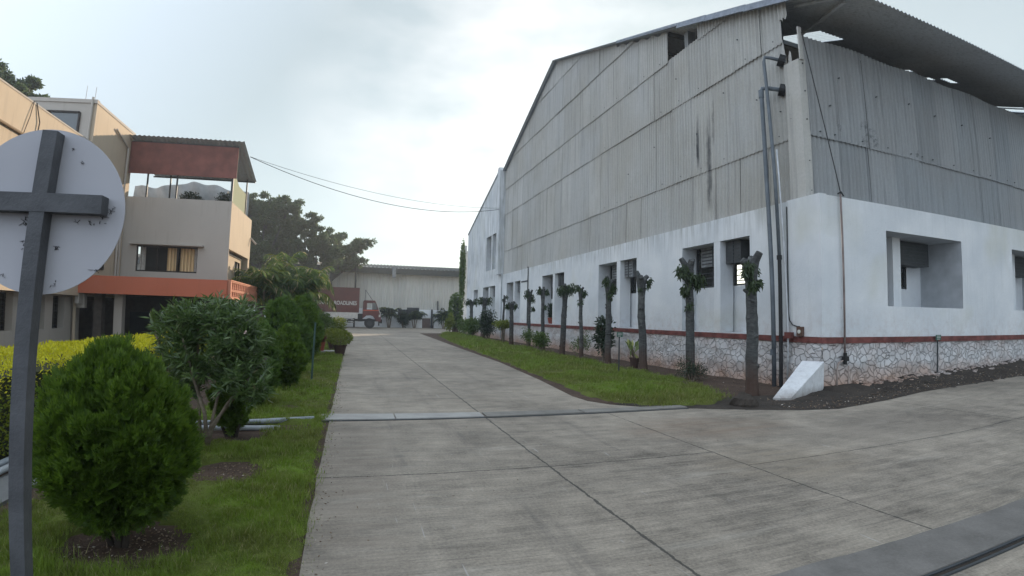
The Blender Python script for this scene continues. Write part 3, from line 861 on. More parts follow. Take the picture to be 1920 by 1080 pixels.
# bolt heads
b = MB()
for z in (5.82, 8.33, 10.07):
    y = 9.6
    while y < 21:
        if z < gable_z(y)-.3: b.box(W+.065, y-.010, z+.18, W+.085, y+.010, z+.20)
        y += random.choice((1.05, 1.05, 2.1))
for y, z in ((9.5, 6.6), (10.3, 7.2), (11.6, 7.9), (10.9, 9.2), (13.9, 9.3), (15.3, 7.4), (17.1, 6.9), (12.9, 7.1), (9.16, 5.1), (9.16, 6.9), (9.16, 6.3)):
    b.box(W+.045, y-.012, z, W+.085, y+.012, z+.024)
x = 10.2
while x < 22:
    b.box(x-.012, 8.80, 5.98, x+.012, 8.84, 6.004); x += random.choice((.5, 1.05, 1.0))
for x, z in ((9.75, 7.6), (9.76, 6.9), (9.76, 6.2), (9.76, 5.2), (9.78, 4.5), (11.0, 7.5), (12.4, 7.3), (13.8, 7.4), (15.0, 7.3), (16.4, 7.3), (18, 7.2), (10.6, 6.7)):
    b.box(x-.012, 8.79, z, x+.012, 8.845, z+.024)
tag(b.build("fixing_bolts", M['dksteel'], wh), kind='stuff')

# roof ---------------------------------------------------------------------
RHOLES = [(18.42, 18.8, 10.85, 11.6), (18.5, 19.3, 10.30, 10.56), (23.3, 23.65, 10.0, 11.1), (23.8, 24.3, 10.0, 11.1), (17.2, 17.5, 10.9, 11.2)]
SKYL = (12.2, 13.22, 10.32, 12.4)
def roof_z(y): return 15.02 - (24.6-y)*0.3606
b = MB(); bs = MB()
yb = [7.35, 8.0, 8.9, 9.6, 10.0, 10.3, 10.56, 10.85, 11.1, 11.6, 12.4, 13.0, 14.5, 17, 20, 24.6]
x = 9.44; cols = []
while x < 26: cols.append(x); x += PIT/6
cols += list(np.arange(26.2, 60.5, 1.0))
row_tone = [random.random() for _ in range(400)]
for i in range(len(cols)-1):
    xa_, xb_ = cols[i], cols[i+1]
    ca = AMP*math.cos(2*math.pi*xa_/PIT) if xa_ < 26 else 0
    cb = AMP*math.cos(2*math.pi*xb_/PIT) if xb_ < 26 else 0
    for j in range(len(yb)-1):
        cx, cy = (xa_+xb_)/2, (yb[j]+yb[j+1])/2
        if any(h[0] < cx < h[1] and h[2] < cy < h[3] for h in RHOLES): continue
        tgt = bs if (SKYL[0] < cx < SKYL[1] and SKYL[2] < cy < SKYL[3]) else b
        tgt.tone = row_tone[(int(cx/1.05)*5 + j//3) % 400]
        lap = .012 if j in (4, 10) else 0
        tgt.face((xa_, yb[j], roof_z(yb[j])+ca+lap), (xb_, yb[j], roof_z(yb[j])+cb+lap), (xb_, yb[j+1], roof_z(yb[j+1])+cb), (xa_, yb[j+1], roof_z(yb[j+1])+ca))
b.tone = .5
added_skylights = []
gx = [9.44]
while gx[-1] < 58: gx += [gx[-1]+3.0, gx[-1]+4.1]
gx = gx[:-1] + [60]
for i in range(len(gx)-1):      # unseen translucent strips added to the far slope to brighten the interior
    tgt = MB() if i % 2 else b; tgt.tone = .5
    if i % 2: added_skylights.append(tgt)
    tgt.face((gx[i], 24.6, 15.02), (gx[i+1], 24.6, 15.02), (gx[i+1], 33.95, 11.42), (gx[i], 33.95, 11.42))
    b.face((max(gx[i], 9.62), 33.95, 11.35), (gx[i+1], 33.95, 11.35), (gx[i+1], 45.1, 8.45), (max(gx[i], 9.62), 45.1, 8.45))
b.build("roof", M['roofsheet'], wh)
a = N("translucent_roof_sheet")
M['trl'] = a.fin((0.85, 0.86, 0.84), 0.4, trans=0.6, tcol=(0.9, 0.92, 0.9), alpha=0.45)
bs.build("translucent_sheet", M['trl'], wh)
for q in added_skylights: q.build("translucent_sheet", M['trl'], wh)
# barge flashing along the near verge, in overlapping lengths
b = MB()
vy = [7.3, 8.6, 10.3, 12.0, 13.4]
for i in range(len(vy)-1):
    b.tone = random.random(); o = .004*i
    b.bar((9.47-o, vy[i], roof_z(vy[i])-.04), (9.47-o, vy[i+1]+.06, roof_z(vy[i+1]+.06)-.055), .05, .17)
b.bar((9.50, 13.5, roof_z(13.5)-.0), (9.50, 17.6, roof_z(17.6)-.03), .09, .10)
b.bar((9.62, 17.6, roof_z(17.6)-.0), (9.62, 24.6, roof_z(24.6)+.0), .09, .06)
b.bar((9.62, 24.6, 15.02), (9.62, 33.9, 11.44), .09, .06)
b.build("verge_flashing", simple("blue_grey_flashing", (0.24, 0.27, 0.32), .6, .2), wh)
# steelwork under the roof
b = MB()
for y in (11.9, 14.4, 17.2, 20.4):
    b.bar((9.75, y, roof_z(y)-.14), (45, y, roof_z(y)-.14), .07, .14)
b.build("purlins", M['dksteel'], wh)
for x in (23.6, 29.6, 35.6):
    b = MB(); b.bar((x, 9.3, roof_z(9.3)-.30), (x, 24.5, roof_z(24.5)-.30), .09, .12); b.bar((x, 9.12, 0), (x, 9.12, 9.0), .22, .22)
    b.bar((x, 9.0, 8.6), (x, 24.4, 11.5), .08, .1)
    for yy in (11, 13, 15, 17, 19, 21): b.bar((x, yy, 8.6+(yy-9)*.188), (x, yy+1, roof_z(yy+1)-.35), .06, .06)
    b.build("roof_truss", M['steel'], wh)
b = MB(); b.bar((12.1, 10.9, roof_z(10.9)-.10), (10.3, 7.9, roof_z(7.9)-.10), .09, .05); b.bar((11.25, 9.4, roof_z(9.4)-.12), (11.1, 9.1, roof_z(9.1)-.02), .1, .05)
b.bar((10.0, 9.1, roof_z(9.1)-.09), (10.0, 7.6, roof_z(7.6)-.09), .06, .06)
b.build("eave_brace", simple("weathered_pale_steel", (0.42, 0.45, 0.48), .6), wh)
b = MB(); b.bar((10.15, 13.75, 4), (10.15, 13.75, 11.0), .30, .2); b.build("gable_post", M['sheet2'], wh)
b = MB(); b.bar((10.15, 24.6, 4), (10.15, 24.6, 14.8), .30, .2); b.build("gable_post", M['sheet2'], wh)

# windows: frame, bars, hanging cooler boxes -------------------------------
M['cooler'] = simple("grey_sheet_metal_box", (0.20, 0.21, 0.22), .6, .35, 5)
M['coolerdk'] = simple("dark_sheet_metal_box", (0.055, 0.058, 0.06), .6, .3, 5)
def barred(axis, c, u0, u1, z0, z1, cooler, side, near=False):
    bb = MB(); P = (lambda u, z, k=0: (c+k, u, z)) if axis == 0 else (lambda u, z, k=0: (u, c+k, z))
    for (a1, a2) in (((u0+.02, z0+.02), (u1-.02, z0+.02)), ((u0+.02, z1-.02), (u1-.02, z1-.02)), ((u0+.02, z0), (u0+.02, z1)), ((u1-.02, z0), (u1-.02, z1))):
        bb.bar(P(*a1), P(*a2), .045)
    um = (u0+u1)/2; bb.bar(P(um, z0), P(um, z1), .035)
    zz = z0 + .13
    while zz < z1: bb.bar(P(u0, zz, .02), P(u1, zz, .02), .024); zz += .15
    fr = bb.build("window_frame", M['dksteel'], wh)
    if cooler:
        a0, a1, cz0, cz1, depth, mt = cooler
        q = MB()
        if axis == 0: q.box(c-depth, a0, cz0, c+.1, a1, cz1)
        else: q.box(a0, c-depth, cz0, a1, c+.1, cz1)
        o = q.build("cooler_box", M[mt], wh)
        q = MB()
        if axis == 0:
            for zz in np.arange(cz0+.08, cz1-.04, .1): q.box(c-depth-.012, a0+.05, zz, c-depth, a1-.05, zz+.03)
            q.box(c-depth-.02, (a0+a1)/2-.02, cz0, c-depth, (a0+a1)/2+.02, cz1)
        else:
            for zz in np.arange(cz0+.08, cz1-.04, .1): q.box(a0+.05, c-depth-.012, zz, a1-.05, c-depth, zz+.03)
        q.build("cooler_grille", M['dksteel'], wh)
for i, (u0, u1) in enumerate(niches[:4]):
    md = u0 + (u1-u0)*.445
    barred(0, W+.56, u0+.01, md-.1, 2.5, 3.69, (md-.14-.62, md-.14-.02, 3.08, 3.69, .38, 'coolerdk' if i % 2 == 0 else 'cooler'), 0)
    barred(0, W+.56, md+.1, u1-.01, 2.5, 3.69, (md+.16, u1-.35, 3.10, 3.69, .12, 'cooler'), 1)
barred(0, W+.56, 35.56, 37.0, 2.5, 3.69, (36.3, 37.0, 2.95, 3.69, .3, 'cooler'), 0)
barred(0, W+.56, 37.5, 39.1, 2.5, 3.69, (37.5, 38.6, 2.95, 3.69, .3, 'cooler'), 1)
barred(0, W+.56, 35.5, 38.3, 5.9, 7.4, (36.9, 38.0, 6.4, 7.2, .3, 'cooler'), 0)
for i, (u0, u1, z0, z1) in enumerate(holesR[:2]):
    barred(1, S+1.3, u0+.02, u0+2.6, 2.46, 3.69, (u0+1.45, u0+3.0, 3.06, 3.68, .5, 'coolerdk'), 0)
# slim pipes fixed to the long wall
b = MB(); b.tube([(W-.04, 28.3, 1.1), (W-.04, 28.3, 4.4)], .03); b.build("drain_pipe", M['dksteel'], wh)
b = MB(); b.tube([(W-.05, 33.75, .1), (W-.05, 33.75, 4.4)], .035); b.build("drain_pipe", M['steel'], wh)
b = MB(); b.box(W-.012, 28.5, 3.55, W+.02, 29.6, 3.64); b.build("rain_ledge", M['dksteel'], wh)

# pipes at the near corner ---------------------------------------------------
M['gpipe'] = simple("blue_grey_pvc_pipe", (0.115, 0.135, 0.155), .45, .25, 3)
t = thing("rainwater_pipe", (9.3, 9.6, 0), "thick blue-grey rainwater pipe against the wall, just left of the half-black one", "pipe")
b = MB(); b.tube([(9.72, 9.36, 7.12), (9.42, 9.62, 7.22), (9.31, 9.74, 7.24), (9.30, 9.77, 7.12), (9.305, 9.74, 5), (9.32, 9.64, 2.4), (9.33, 9.56, 0.0)], .052, 12, True); b.build("pipe", M['gpipe'], t, smooth=True)
b = MB(); b.tube([(9.325, 9.62, .72), (9.327, 9.61, .86)], .066, 12); b.build("pipe_joint", M['gpipe'], t)
b = MB(); b.tube([(9.30, 9.77, 7.0), (9.30, 9.77, 7.2)], .068, 12); b.build("pipe_joint", M['gpipe'], t)
b = MB(); b.tube([(9.60, 9.46, 7.16), (9.70, 9.37, 7.12)], .15, 12); b.build("wall_flange", M['black'], t)
t = thing("rainwater_pipe", (9.35, 9.4, 0), "rainwater pipe turning black in its lower half beside the whitewashed ramp", "pipe")
b = MB(); b.tube([(9.72, 9.30, 7.86), (9.45, 9.50, 7.98), (9.33, 9.60, 8.02), (9.31, 9.62, 7.9), (9.34, 9.50, 5), (9.36, 9.44, 3.0)], .042, 12, True); b.build("pipe", M['gpipe'], t, smooth=True)
b = MB(); b.tube([(9.36, 9.44, 3.0), (9.36, 9.38, 0.0)], .046, 12); b.tube([(9.36, 9.44, 2.95), (9.36, 9.44, 3.05)], .062, 12); b.build("lower_pipe", M['black'], t)
b = MB(); b.tube([(9.58, 9.40, 7.92), (9.70, 9.31, 7.86)], .15, 12); b.build("wall_flange", M['black'], t)
t = thing("water_pipe", (9.42, 9.3, 0), "thin white water pipe rising beside the black pipe at the corner", "pipe")
b = MB(); b.tube([(9.46, 9.28, 0), (9.46, 9.28, 1.25), (9.46, 9.36, 2.7), (9.42, 9.42, 4.4), (9.40, 9.46, 5.6)], .022, 8); b.build("pipe", simple("pale_plastic_pipe", (.5, .52, .54), .5), t, smooth=True)
b = MB(); b.box(9.40, 9.14, 1.13, 9.5, 9.34, 1.27); b.build("stopcock", M['band'], t)
t = thing("socket_box", (9.5, 8.96, 1.3), "brown electrical socket box with a white dial above the red band", "socket box")
b = MB(); b.box(9.47, 8.88, 1.19, 9.545, 9.04, 1.40); b.build("box", simple("brown_bakelite", (0.10, .055, .04), .5), t)
b = MB(); b.tube([(9.462, 8.96, 1.29), (9.475, 8.96, 1.29)], .045, 14); b.build("dial", simple("white_plastic", (.6, .6, .55), .5), t)
b = MB(); b.tube([(9.525, 9.34, 4.2), (9.525, 9.35, 3), (9.525, 9.34, 1.75), (9.52, 9.30, 1.55), (9.515, 9.2, 1.44), (9.51, 9.05, 1.40), (9.51, 8.98, 1.40)], .014, 6); b.build("cable", M['black'], t, smooth=True)
t = thing("electrical_conduit", (10.2, 8.3, 0), "rusty vertical conduit on the side wall with a black cable climbing from its top", "conduit")
b = MB(); b.tube([(10.17, 8.33, 4.37), (10.2, 8.33, 2), (10.22, 8.33, .72)], .022, 8); b.build("pipe", simple("rusty_conduit", (.17, .13, .12), .6, .4, 3), t, smooth=True)
b = MB(); b.box(10.15, 8.27, .66, 10.29, 8.36, .76); b.box(10.19, 8.29, .58, 10.25, 8.35, .84); b.build("fitting", M['black'], t)
b = MB(); b.tube([(10.24, 8.32, .70), (10.02, 8.33, .62), (9.98, 8.33, .5), (9.98, 8.33, -.1)], .018, 8); b.tube([(10.35, 8.33, .55), (10.35, 8.33, -.1)], .014, 8); b.build("lower_pipe", simple("limewashed_pipe", (.34, .28, .25), .7), t, smooth=True)
b = MB(); pts = []
for k in range(13):
    s_ = k/12; pts.append((9.78+.39*s_, 8.78-.46*s_, 8.42+(4.38-8.42)*s_ - .0))
pts = [(p[0]-.10*math.sin(math.pi*k/12)*1.0, p[1]-.05*math.sin(math.pi*k/12), p[2]) for k, p in enumerate(pts)]
b.tube(pts, .012, 6); b.tube([(10.05, 8.3, 4.36), (10.17, 8.31, 4.42), (10.26, 8.32, 4.34)], .018, 6); b.build("cable", M['black'], t, smooth=True)
def m_ramp():
    a = N("whitewash_with_mud"); x, y, z = a.xyz()
    col = a.mix(a.map(a.noise(5, 5, .7), .3, .7), (.60, .61, .63), (.74, .75, .76))
    mud = a.math('ADD', a.map(z, .22, .0), a.math('MULTIPLY', a.math('SUBTRACT', a.noise(6, 5, .7), .5), 1.6))
    col = a.mix(a.math('MULTIPLY', a.math('MINIMUM', a.math('MAXIMUM', mud, 0.0), 1.0), .7), col, (.17, .13, .10))
    return a.fin(col, .85, a.bump(a.noise(14, 5, .7), .012))
# whitewashed ramp at the corner
t = MB()
t.idx([(7.70, 7.92, -.05), (8.08, 7.82, -.05), (9.56, 8.33, -.05), (9.40, 8.86, -.05), (7.70, 7.92, .03), (8.08, 7.82, .03), (9.56, 8.33, .66), (9.30, 8.70, .66)],
      [(0, 3, 2, 1), (4, 5, 6, 7), (0, 1, 5, 4), (1, 2, 6, 5), (2, 3, 7, 6), (3, 0, 4, 7)])
o = t.build("corner_ramp", m_ramp(), None, (8.6, 8.2, 0))
tag(o, "small whitewashed sloping buttress at the foot of the warehouse corner", "buttress")
o = MB()
o.lathe((6.62, 7.50, 0), [(.26, -.03), (.24, .05), (.2, .14), (.12, .22), (.03, .26), (0, .265)], 14)
for i, v in enumerate(o.v):
    k = 1 + .35*mn.noise(Vector(v)*5); o.v[i] = (6.62+(v[0]-6.62)*k, 7.5+(v[1]-7.5)*k, v[2]*k)
ob = o.build("earth_mound", M['dirt'], None, (6.62, 7.5, 0)); tag(ob, "small heap of black earth at the foot of the nearest bare trunk", "earth heap")

# ---------------------------------------------------------------- the office building
def m_plaster(name, c, dirty=(0.30, 0.26, 0.22)):
    a = N(name)
    x, y, z = a.xyz()
    col = a.mix(a.map(a.noise(0.8, 5, .6), .3, .7), tuple(v*.92 for v in c), c)
    run = a.noise(1, 5, .65, a.scale(5, 5, .4))
    col = a.mix(a.math('MULTIPLY', a.map(run, .55, .75), .35, clamp=True), col, dirty)
    low = a.math('MULTIPLY', a.math('MAXIMUM', a.map(z, .3, -.7), 0.0), a.map(a.noise(2.5, 4), .35, .6), clamp=True)
    col = a.mix(a.math('MULTIPLY', low, .7, clamp=True), col, (0.28, 0.15, 0.10))
    return a.fin(col, .85, a.bump(a.noise(22, 5, .7), .004), spec=.25)
M['cream'] = m_plaster("cream_painted_plaster", (0.56, 0.465, 0.36))
M['grey'] = m_plaster("warm_grey_painted_plaster", (0.50, 0.46, 0.42))
M['terra'] = m_plaster("terracotta_painted_plaster", (0.56, 0.175, 0.105), (0.38, 0.14, 0.09))
M['brick'] = m_plaster("terracotta_pierced_block", (0.66, 0.30, 0.20), (0.4, 0.17, 0.11))
M['maroon'] = simple("dull_red_brown_panel", (0.20, 0.075, 0.06), .7, .25, 2)
M['porch'] = simple("shade_dark_porch_brown", (0.10, 0.085, 0.075), .85, .2)  # dark brown carries the shade of the porch recess
M['frame'] = simple("dark_brown_window_frame", (0.03, 0.024, 0.022), .5)
def m_glass(name, c, rough=.08):
    a = N(name)
    return a.fin(c, rough, spec=.9)
M['glass'] = m_glass("dark_window_glass", (0.02, 0.022, 0.025))
M['glassg'] = m_glass("grey_window_glass", (0.10, 0.115, 0.125))
a = N("sunlit_tint_curtain"); x_, y_, z_ = a.xyz()
fl = a.math('SINE', a.math('MULTIPLY', x_, 46.0))
M['curtain'] = a.fin(a.mix(a.map(fl, -1, 1), (0.50, 0.35, 0.19), (0.85, 0.66, 0.40)), .8)  # sunlit warmth and fold shading put into the cloth colour
M['curtainw'] = simple("white_curtain", (0.5, 0.48, 0.45), .8, .2, 20)
XL, YT, YB, XB = -9.83, 20.5, 24.0, -5.36
of = thing("office_building", (XL, YB, -.8), "cream three-storey office building with a terracotta porch fascia and roofed terrace, left of the lawn", "office building")
# long front block
b = MB(); b.box(XL-9, 3, 1.83, XL, YT, 7.35); b.build("upper_wall", M['cream'], of)
b = MB(); b.box(XL-9, 3, 7.352, XL-.02, YT, 7.42); b.box(XL-.25, 3, 7.35, XL+.015, YT-.001, 7.40); b.build("parapet_coping", M['grey'], of)
wins = [(13.6, 14.6), (15.9, 17.1), (18.15, 18.95), (19.45, 20.25)]
b = MB(); wall_grid(b, 0, -10.2, 3, 21.4, -1.0, 1.83, [(a0, a1, .66, 1.78) for a0, a1 in wins])
for a0, a1 in wins: reveals(b, 0, -10.2, -.30, (a0, a1, .66, 1.78))
b.face((-10.2, 21.4, -1), (-14, 21.4, -1), (-14, 21.4, 1.83), (-10.2, 21.4, 1.83))
b.build("lower_wall", M['grey'], of)
b = MB(); b.box(XL-.5, YT+.3, 1.4, XL+.08, YT+.5, 1.9); b.box(XL-.12, YT-.01, 1.55, XL+.02, YT+.3, 2.62); b.build("beam_end", M['grey'], of)
for a0, a1 in wins:
    f = MB(); x = -10.46
    for p, q in (((a0, .66), (a0, 1.78)), ((a1, .66), (a1, 1.78)), ((a0, .68), (a1, .68)), ((a0, 1.76), (a1, 1.76)), (((a0+a1)/2, .66), ((a0+a1)/2, 1.78))):
        f.bar((x, p[0], p[1]), (x, q[0], q[1]), .05)
    zz = .8
    while zz < 1.75: f.bar((x+.03, a0, zz), (x+.03, a1, zz), .012); zz += .12
    fr = f.build("window", M['frame'], of)
    g = MB(); g.box(x-.05, a0, .66, x-.02, a1, 1.78); g.build("pane", M['glass'], fr)
# side tower
b = MB(); b.box(XL-9, YT+.002, 1.83, XL-.003, 24.25, 8.88); b.build("tower_wall", M['cream'], of)
b = MB(); b.box(XL-9.1, YT-.06, 8.88, XL+.02, YT+.15, 9.02); b.box(XL-.14, YT+.15, 8.88, XL+.02, 24.3, 8.98); b.build("tower_coping", M['grey'], of)
b = MB(); b.box(XL-8.9, YT-.012, 7.42, XL-.2, YT-.001, 8.88); b.build("tower_front", M['grey'], of)
f = MB()
for p, q in (((-11.95, 6.9), (-11.95, 8.5)), ((-10.42, 6.9), (-10.42, 8.5)), ((-11.95, 8.5), (-10.42, 8.5)), ((-11.55, 6.9), (-11.55, 8.5))): f.bar((p[0], YT-.05, p[1]), (q[0], YT-.05, q[1]), .07)
fr = f.build("window", M['frame'], of); g = MB(); g.box(-11.95, YT-.04, 6.9, -10.42, YT-.02, 8.5); g.build("pane", M['glassg'], fr)
f = MB()
for p, q in (((21.0, 2.9), (21.0, 3.85)), ((22.3, 2.9), (22.3, 3.85)), ((21.0, 3.85), (22.3, 3.85)), ((21.0, 2.9), (22.3, 2.9))): f.bar((XL+.02, p[0], p[1]), (XL+.02, q[0], q[1]), .06)
fr = f.build("window", M['frame'], of); g = MB(); g.box(XL+.0, 21, 2.9, XL+.02, 22.3, 3.85); g.build("pane", M['glass'], fr)
for pp in ([(XL-.16, YT-.07, 9.1), (XL-.16, YT-.07, 6.6), (XL-.05, YT-.07, 6.3)], [(XL+.06, 22.3, 8.5), (XL+.06, 23.6, 8.1), (XL+.07, 23.6, 2.6)], [(XL+.07, 23.35, 4.2), (XL+.07, 23.35, 2.6)]):
    b = MB(); b.tube(pp, .045, 8); b.build("drain_pipe", M['grey'], of)
b = MB(); b.tube([(XL+.05, 10, 6.34), (XL+.05, 16.6, 6.28)], .05, 8); b.build("wall_conduit", simple("brown_conduit", (.22, .15, .09), .6), of)
b = MB(); b.tube([(XL+.02, 16.45, 7.42), (XL+.05, 16.3, 6.9), (XL+.04, 16.1, 6.3), (XL+.04, 15.9, 5.6)], .012, 5); b.tube([(XL+.02, 16.6, 7.42), (XL+.05, 16.85, 6.9), (XL+.04, 16.8, 6.3)], .018, 5); b.build("hanging_cables", M['frame'], of)
for xx, hh in ((-10.0, .55), (-10.35, .6)):
    b = MB(); b.tube([(xx, YT+.1, 8.9), (xx, YT+.1, 9.0+hh)], .012, 5); b.build("rebar_stub", M['steel'], of)
# projecting block with terrace
b = MB()
wall_grid(b, 1, YB, XL, XB, 1.9, 6.15, [(-9.2, -6.65, 3.0, 4.1)])
reveals(b, 1, YB, .18, (-9.2, -6.65, 3.0, 4.1))
b.face((XL, YB, 6.15), (XB, YB, 6.15), (XB, YB+.15, 6.15), (XL, YB+.15, 6.15)); b.face((XB, YB+.15, 6.15), (XL, YB+.15, 6.15), (XL, YB+.15, 5.2), (XB, YB+.15, 5.2))
b.build("front_wall", M['grey'], of)
b = MB(); b.box(XB-.15, YB+.002, 4.10, XB, 28.72, 6.13); b.build("terrace_parapet", M['cream'], of)
b = MB(); b.box(XL-1.6, YB+.2, 5.0, XB-.16, 28.7, 5.1); b.build("terrace_floor", M['grey'], of)
b = MB(); b.box(XL, 28.55, 1.9, XB-.16, 28.72, 6.1); b.build("rear_wall", M['grey'], of)
b = MB(); wall_grid(b, 0, -5.62, YB+.01, 28.3, 1.9, 4.10, [(26.5, 27.7, 2.72, 3.8)])
b.box(-5.62, 28.3, 1.9, XB-.003, 28.70, 4.09); b.box(-5.60, YB+.003, 1.9, -5.40, YB+.25, 4.09)
b.build("side_wall", M['cream'], of)
f = MB(); f.bar((-5.66, 26.5, 2.75), (-5.66, 26.5, 3.8), .07); f.bar((-5.66, 27.7, 2.75), (-5.66, 27.7, 3.8), .07); f.bar((-5.66, 27.1, 2.75), (-5.66, 27.1, 3.8), .06)
f.bar((-5.62, 25, 4.02), (-5.62, 27.9, 4.02), .1, .1)
fr = f.build("window", M['frame'], of); g = MB(); g.box(-5.72, 26.5, 2.72, -5.70, 27.7, 3.8); g.build("curtained_pane", M['curtainw'], fr)
# front window with curtains
f = MB(); yy = YB+.10
for p, q in (((-9.2, 3.0), (-9.2, 4.1)), ((-6.65, 3.0), (-6.65, 4.1)), ((-9.2, 3.03), (-6.65, 3.03)), ((-9.2, 4.07), (-6.65, 4.07)), ((-8.35, 3), (-8.35, 4.1)), ((-7.5, 3), (-7.5, 4.1))):
    f.bar((p[0], yy, p[1]), (q[0], yy, q[1]), .065)
fr = f.build("curtained_window", M['frame'], of)
b = MB()
def drape(x0, x1, amp=.03, y=YB+.32):
    n = int((x1-x0)/.03); pr = None
    for k in range(n+1):
        x = x0 + (x1-x0)*k/n; o = amp*math.sin(x*46)
        p = ((x, y+o, 3.0), (x, y+o, 4.1))
        if pr: b.face(pr[0], p[0], p[1], pr[1])
        pr = p
drape(-8.0, -7.55); b.build("curtain", M['curtain'], fr)
b = MB(); drape(-7.45, -6.85); b.build("curtain", M['curtain'], fr)
b = MB(); drape(-9.15, -8.9); b.build("white_curtain", M['curtainw'], fr)
b = MB(); drape(-6.85, -6.68); b.build("white_curtain", M['curtainw'], fr)
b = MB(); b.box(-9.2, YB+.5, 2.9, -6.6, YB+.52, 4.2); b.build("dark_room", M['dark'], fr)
b = MB(); b.box(-9.45, YB-.22, 4.12, -6.4, YB-.002, 4.18); b.build("window_shade", M['grey'], of)
# terrace roof
b = MB(); b.box(XL+.02, YB-.05, 7.15, XB+.12, YB-.02, 8.52); b.build("red_fascia", M['maroon'], of)
b = MB(); b.tone = .2
x = XL; step = .05; pr = None
while x < -4.94:
    c_ = .022*math.cos(2*math.pi*x/.2)
    p = ((x, YB-.30, 8.74+c_), (x, 27.2, 7.80+c_))
    if pr: b.face(pr[0], p[0], p[1], pr[1])
    pr = p; x += step
b.build("terrace_roof", M['roofsheet'], of)
for pp in (((-9.0, YB+.07, 6.1), (-9.0, YB+.07, 8.6), .06), ((-7.75, YB+.07, 6.1), (-7.75, YB+.07, 8.6), .06), ((XB-.02, 27.0, 6.1), (XB-.02, 27.0, 7.85), .06), ((-9.0, 27.0, 5.1), (-9.0, 27.0, 7.85), .06), ((XB-.06, YB+.08, 6.1), (XB-.06, YB+.08, 8.6), .09)):
    b = MB(); b.bar(*pp); b.build("roof_post", M['dksteel'], of)
for pp in (((XL, YB+.07, 8.56), (XB+.1, YB+.07, 8.56), .06), ((XL, 27.0, 7.74), (-5.0, 27.0, 7.74), .06)):
    b = MB(); b.bar(*pp); b.build("roof_beam", M['dksteel'], of)
b = MB(); b.box(XB-.05, YB+.14, 6.14, XB-.03, 27.0, 7.12); b.face((XB-.05, YB+.14, 7.12), (XB-.05, 25.5, 7.12), (XB-.05, YB+.14, 7.55))
a = N("green_shade_net"); M['net'] = a.fin((0.45, 0.50, 0.36), .8, trans=.4, tcol=(.5, .55, .4)); b.build("shade_screen", M['net'], of)
# grey tarpaulin along the back of the terrace
V = []; F = []; nx, nz_ = 60, 12
for i in range(nx+1):
    x = XL-1.4 + (XB-.15-XL+1.4)*i/nx
    top = 7.68 + .17*math.sin((x+9.3)*1.3) + .05*math.sin(x*5.1)
    for j in range(nz_+1):
        z = 5.15 + (top-5.15)*j/nz_
        V.append((x, 28.35 + .07*math.sin(x*7+z*3.1) + .05*mn.noise(Vector((x*2, z*2, 0))), z))
for i in range(nx):
    for j in range(nz_):
        k = i*(nz_+1)+j; F.append((k, k+nz_+1, k+nz_+2, k+1))
o = tri_mesh("tarpaulin", V, F, simple("grey_tarpaulin", (0.40, 0.415, 0.42), .6, .2, 2), None, (-7.6, 28.35, 5.1)); tag(o, "grey tarpaulin hung along the back of the roofed terrace", "tarpaulin")
# porch canopy
b = MB(); b.box(XL-.32, 20.42, 1.93, -4.56, 20.55, 2.57); b.build("terracotta_fascia", M['terra'], of)
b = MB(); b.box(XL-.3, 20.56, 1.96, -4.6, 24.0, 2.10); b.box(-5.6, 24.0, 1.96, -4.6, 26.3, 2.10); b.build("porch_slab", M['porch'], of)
b = MB()
def block(y0, z0, w, h):
    x = -4.56; c = .035
    b.box(x, y0, z0, x+.1, y0+w, z0+c); b.box(x, y0, z0+h-c, x+.1, y0+w, z0+h); b.box(x, y0, z0+c, x+.1, y0+c, z0+h-c); b.box(x, y0+w-c, z0+c, x+.1, y0+w, z0+h-c)
    cy, cz = y0+w/2, z0+h/2
    b.bar((x+.05, y0+c, z0+c), (x+.05, cy, cz), .045, .03, (1, 0, 0)); b.bar((x+.05, y0+w-c, z0+h-c), (x+.05, cy, cz), .042, .03, (1, 0, 0)); b.bar((x+.05, y0+c, z0+h-c), (x+.052, cy, cz), .04, .032, (1, 0, 0)); b.bar((x+.05, y0+w-c, z0+c), (x+.052, cy, cz), .038, .034, (1, 0, 0))
for k in range(16): block(20.75+k*.34, 2.22, .33, .33)
for k in range(16): block(20.75+k*.34, 1.96, .33, .25)
b.box(-4.58, 20.56, 2.56, -4.44, 26.3, 2.60); b.box(-4.57, 20.56, 1.90, -4.45, 26.3, 1.955); b.box(-4.56, 20.56, 1.955, -4.45, 20.74, 2.56)
b.build("pierced_railing", M['brick'], of)
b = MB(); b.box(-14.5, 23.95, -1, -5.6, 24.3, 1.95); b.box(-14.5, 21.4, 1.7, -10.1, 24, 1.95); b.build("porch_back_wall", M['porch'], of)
b = MB(); b.box(-9.2, 23.7, -.9, -6.9, 23.93, 1.3); b.build("porch_dark_opening", M['dark'], of)  # near-black box standing for the shaded door opening
for x in (-9.5, -8.75, -5.2):
    b = MB(); b.box(x, 21.0, -.95, x+.3, 21.3, 1.94); b.build("porch_column", M['grey'] if x > -9 else M['porch'], of)
b = MB(); b.box(-5.62, 24.3, -1, -5.5, 28.6, 1.9); b.build("ground_floor_wall", M['grey'], of)
b = MB(); b.tube([(-10.08, 20.75, -1), (-10.08, 20.75, 1.8)], .06, 8); b.build("drain_pipe", M['cream'], of)
b = MB(); b.tube([(XB+.02, 28.6, 5.2), (XB+.30, 28.7, 4.9)], .05, 8); b.build("water_spout", M['grey'], of)
# terrace plants
def pts_in_ellipsoid(n, c, r, hollow=.35):
    d = norm(rng.normal(size=(n, 3))); k = rng.uniform(hollow, 1, n)**.6
    return np.array(c) + d*k[:, None]*np.array(r), d

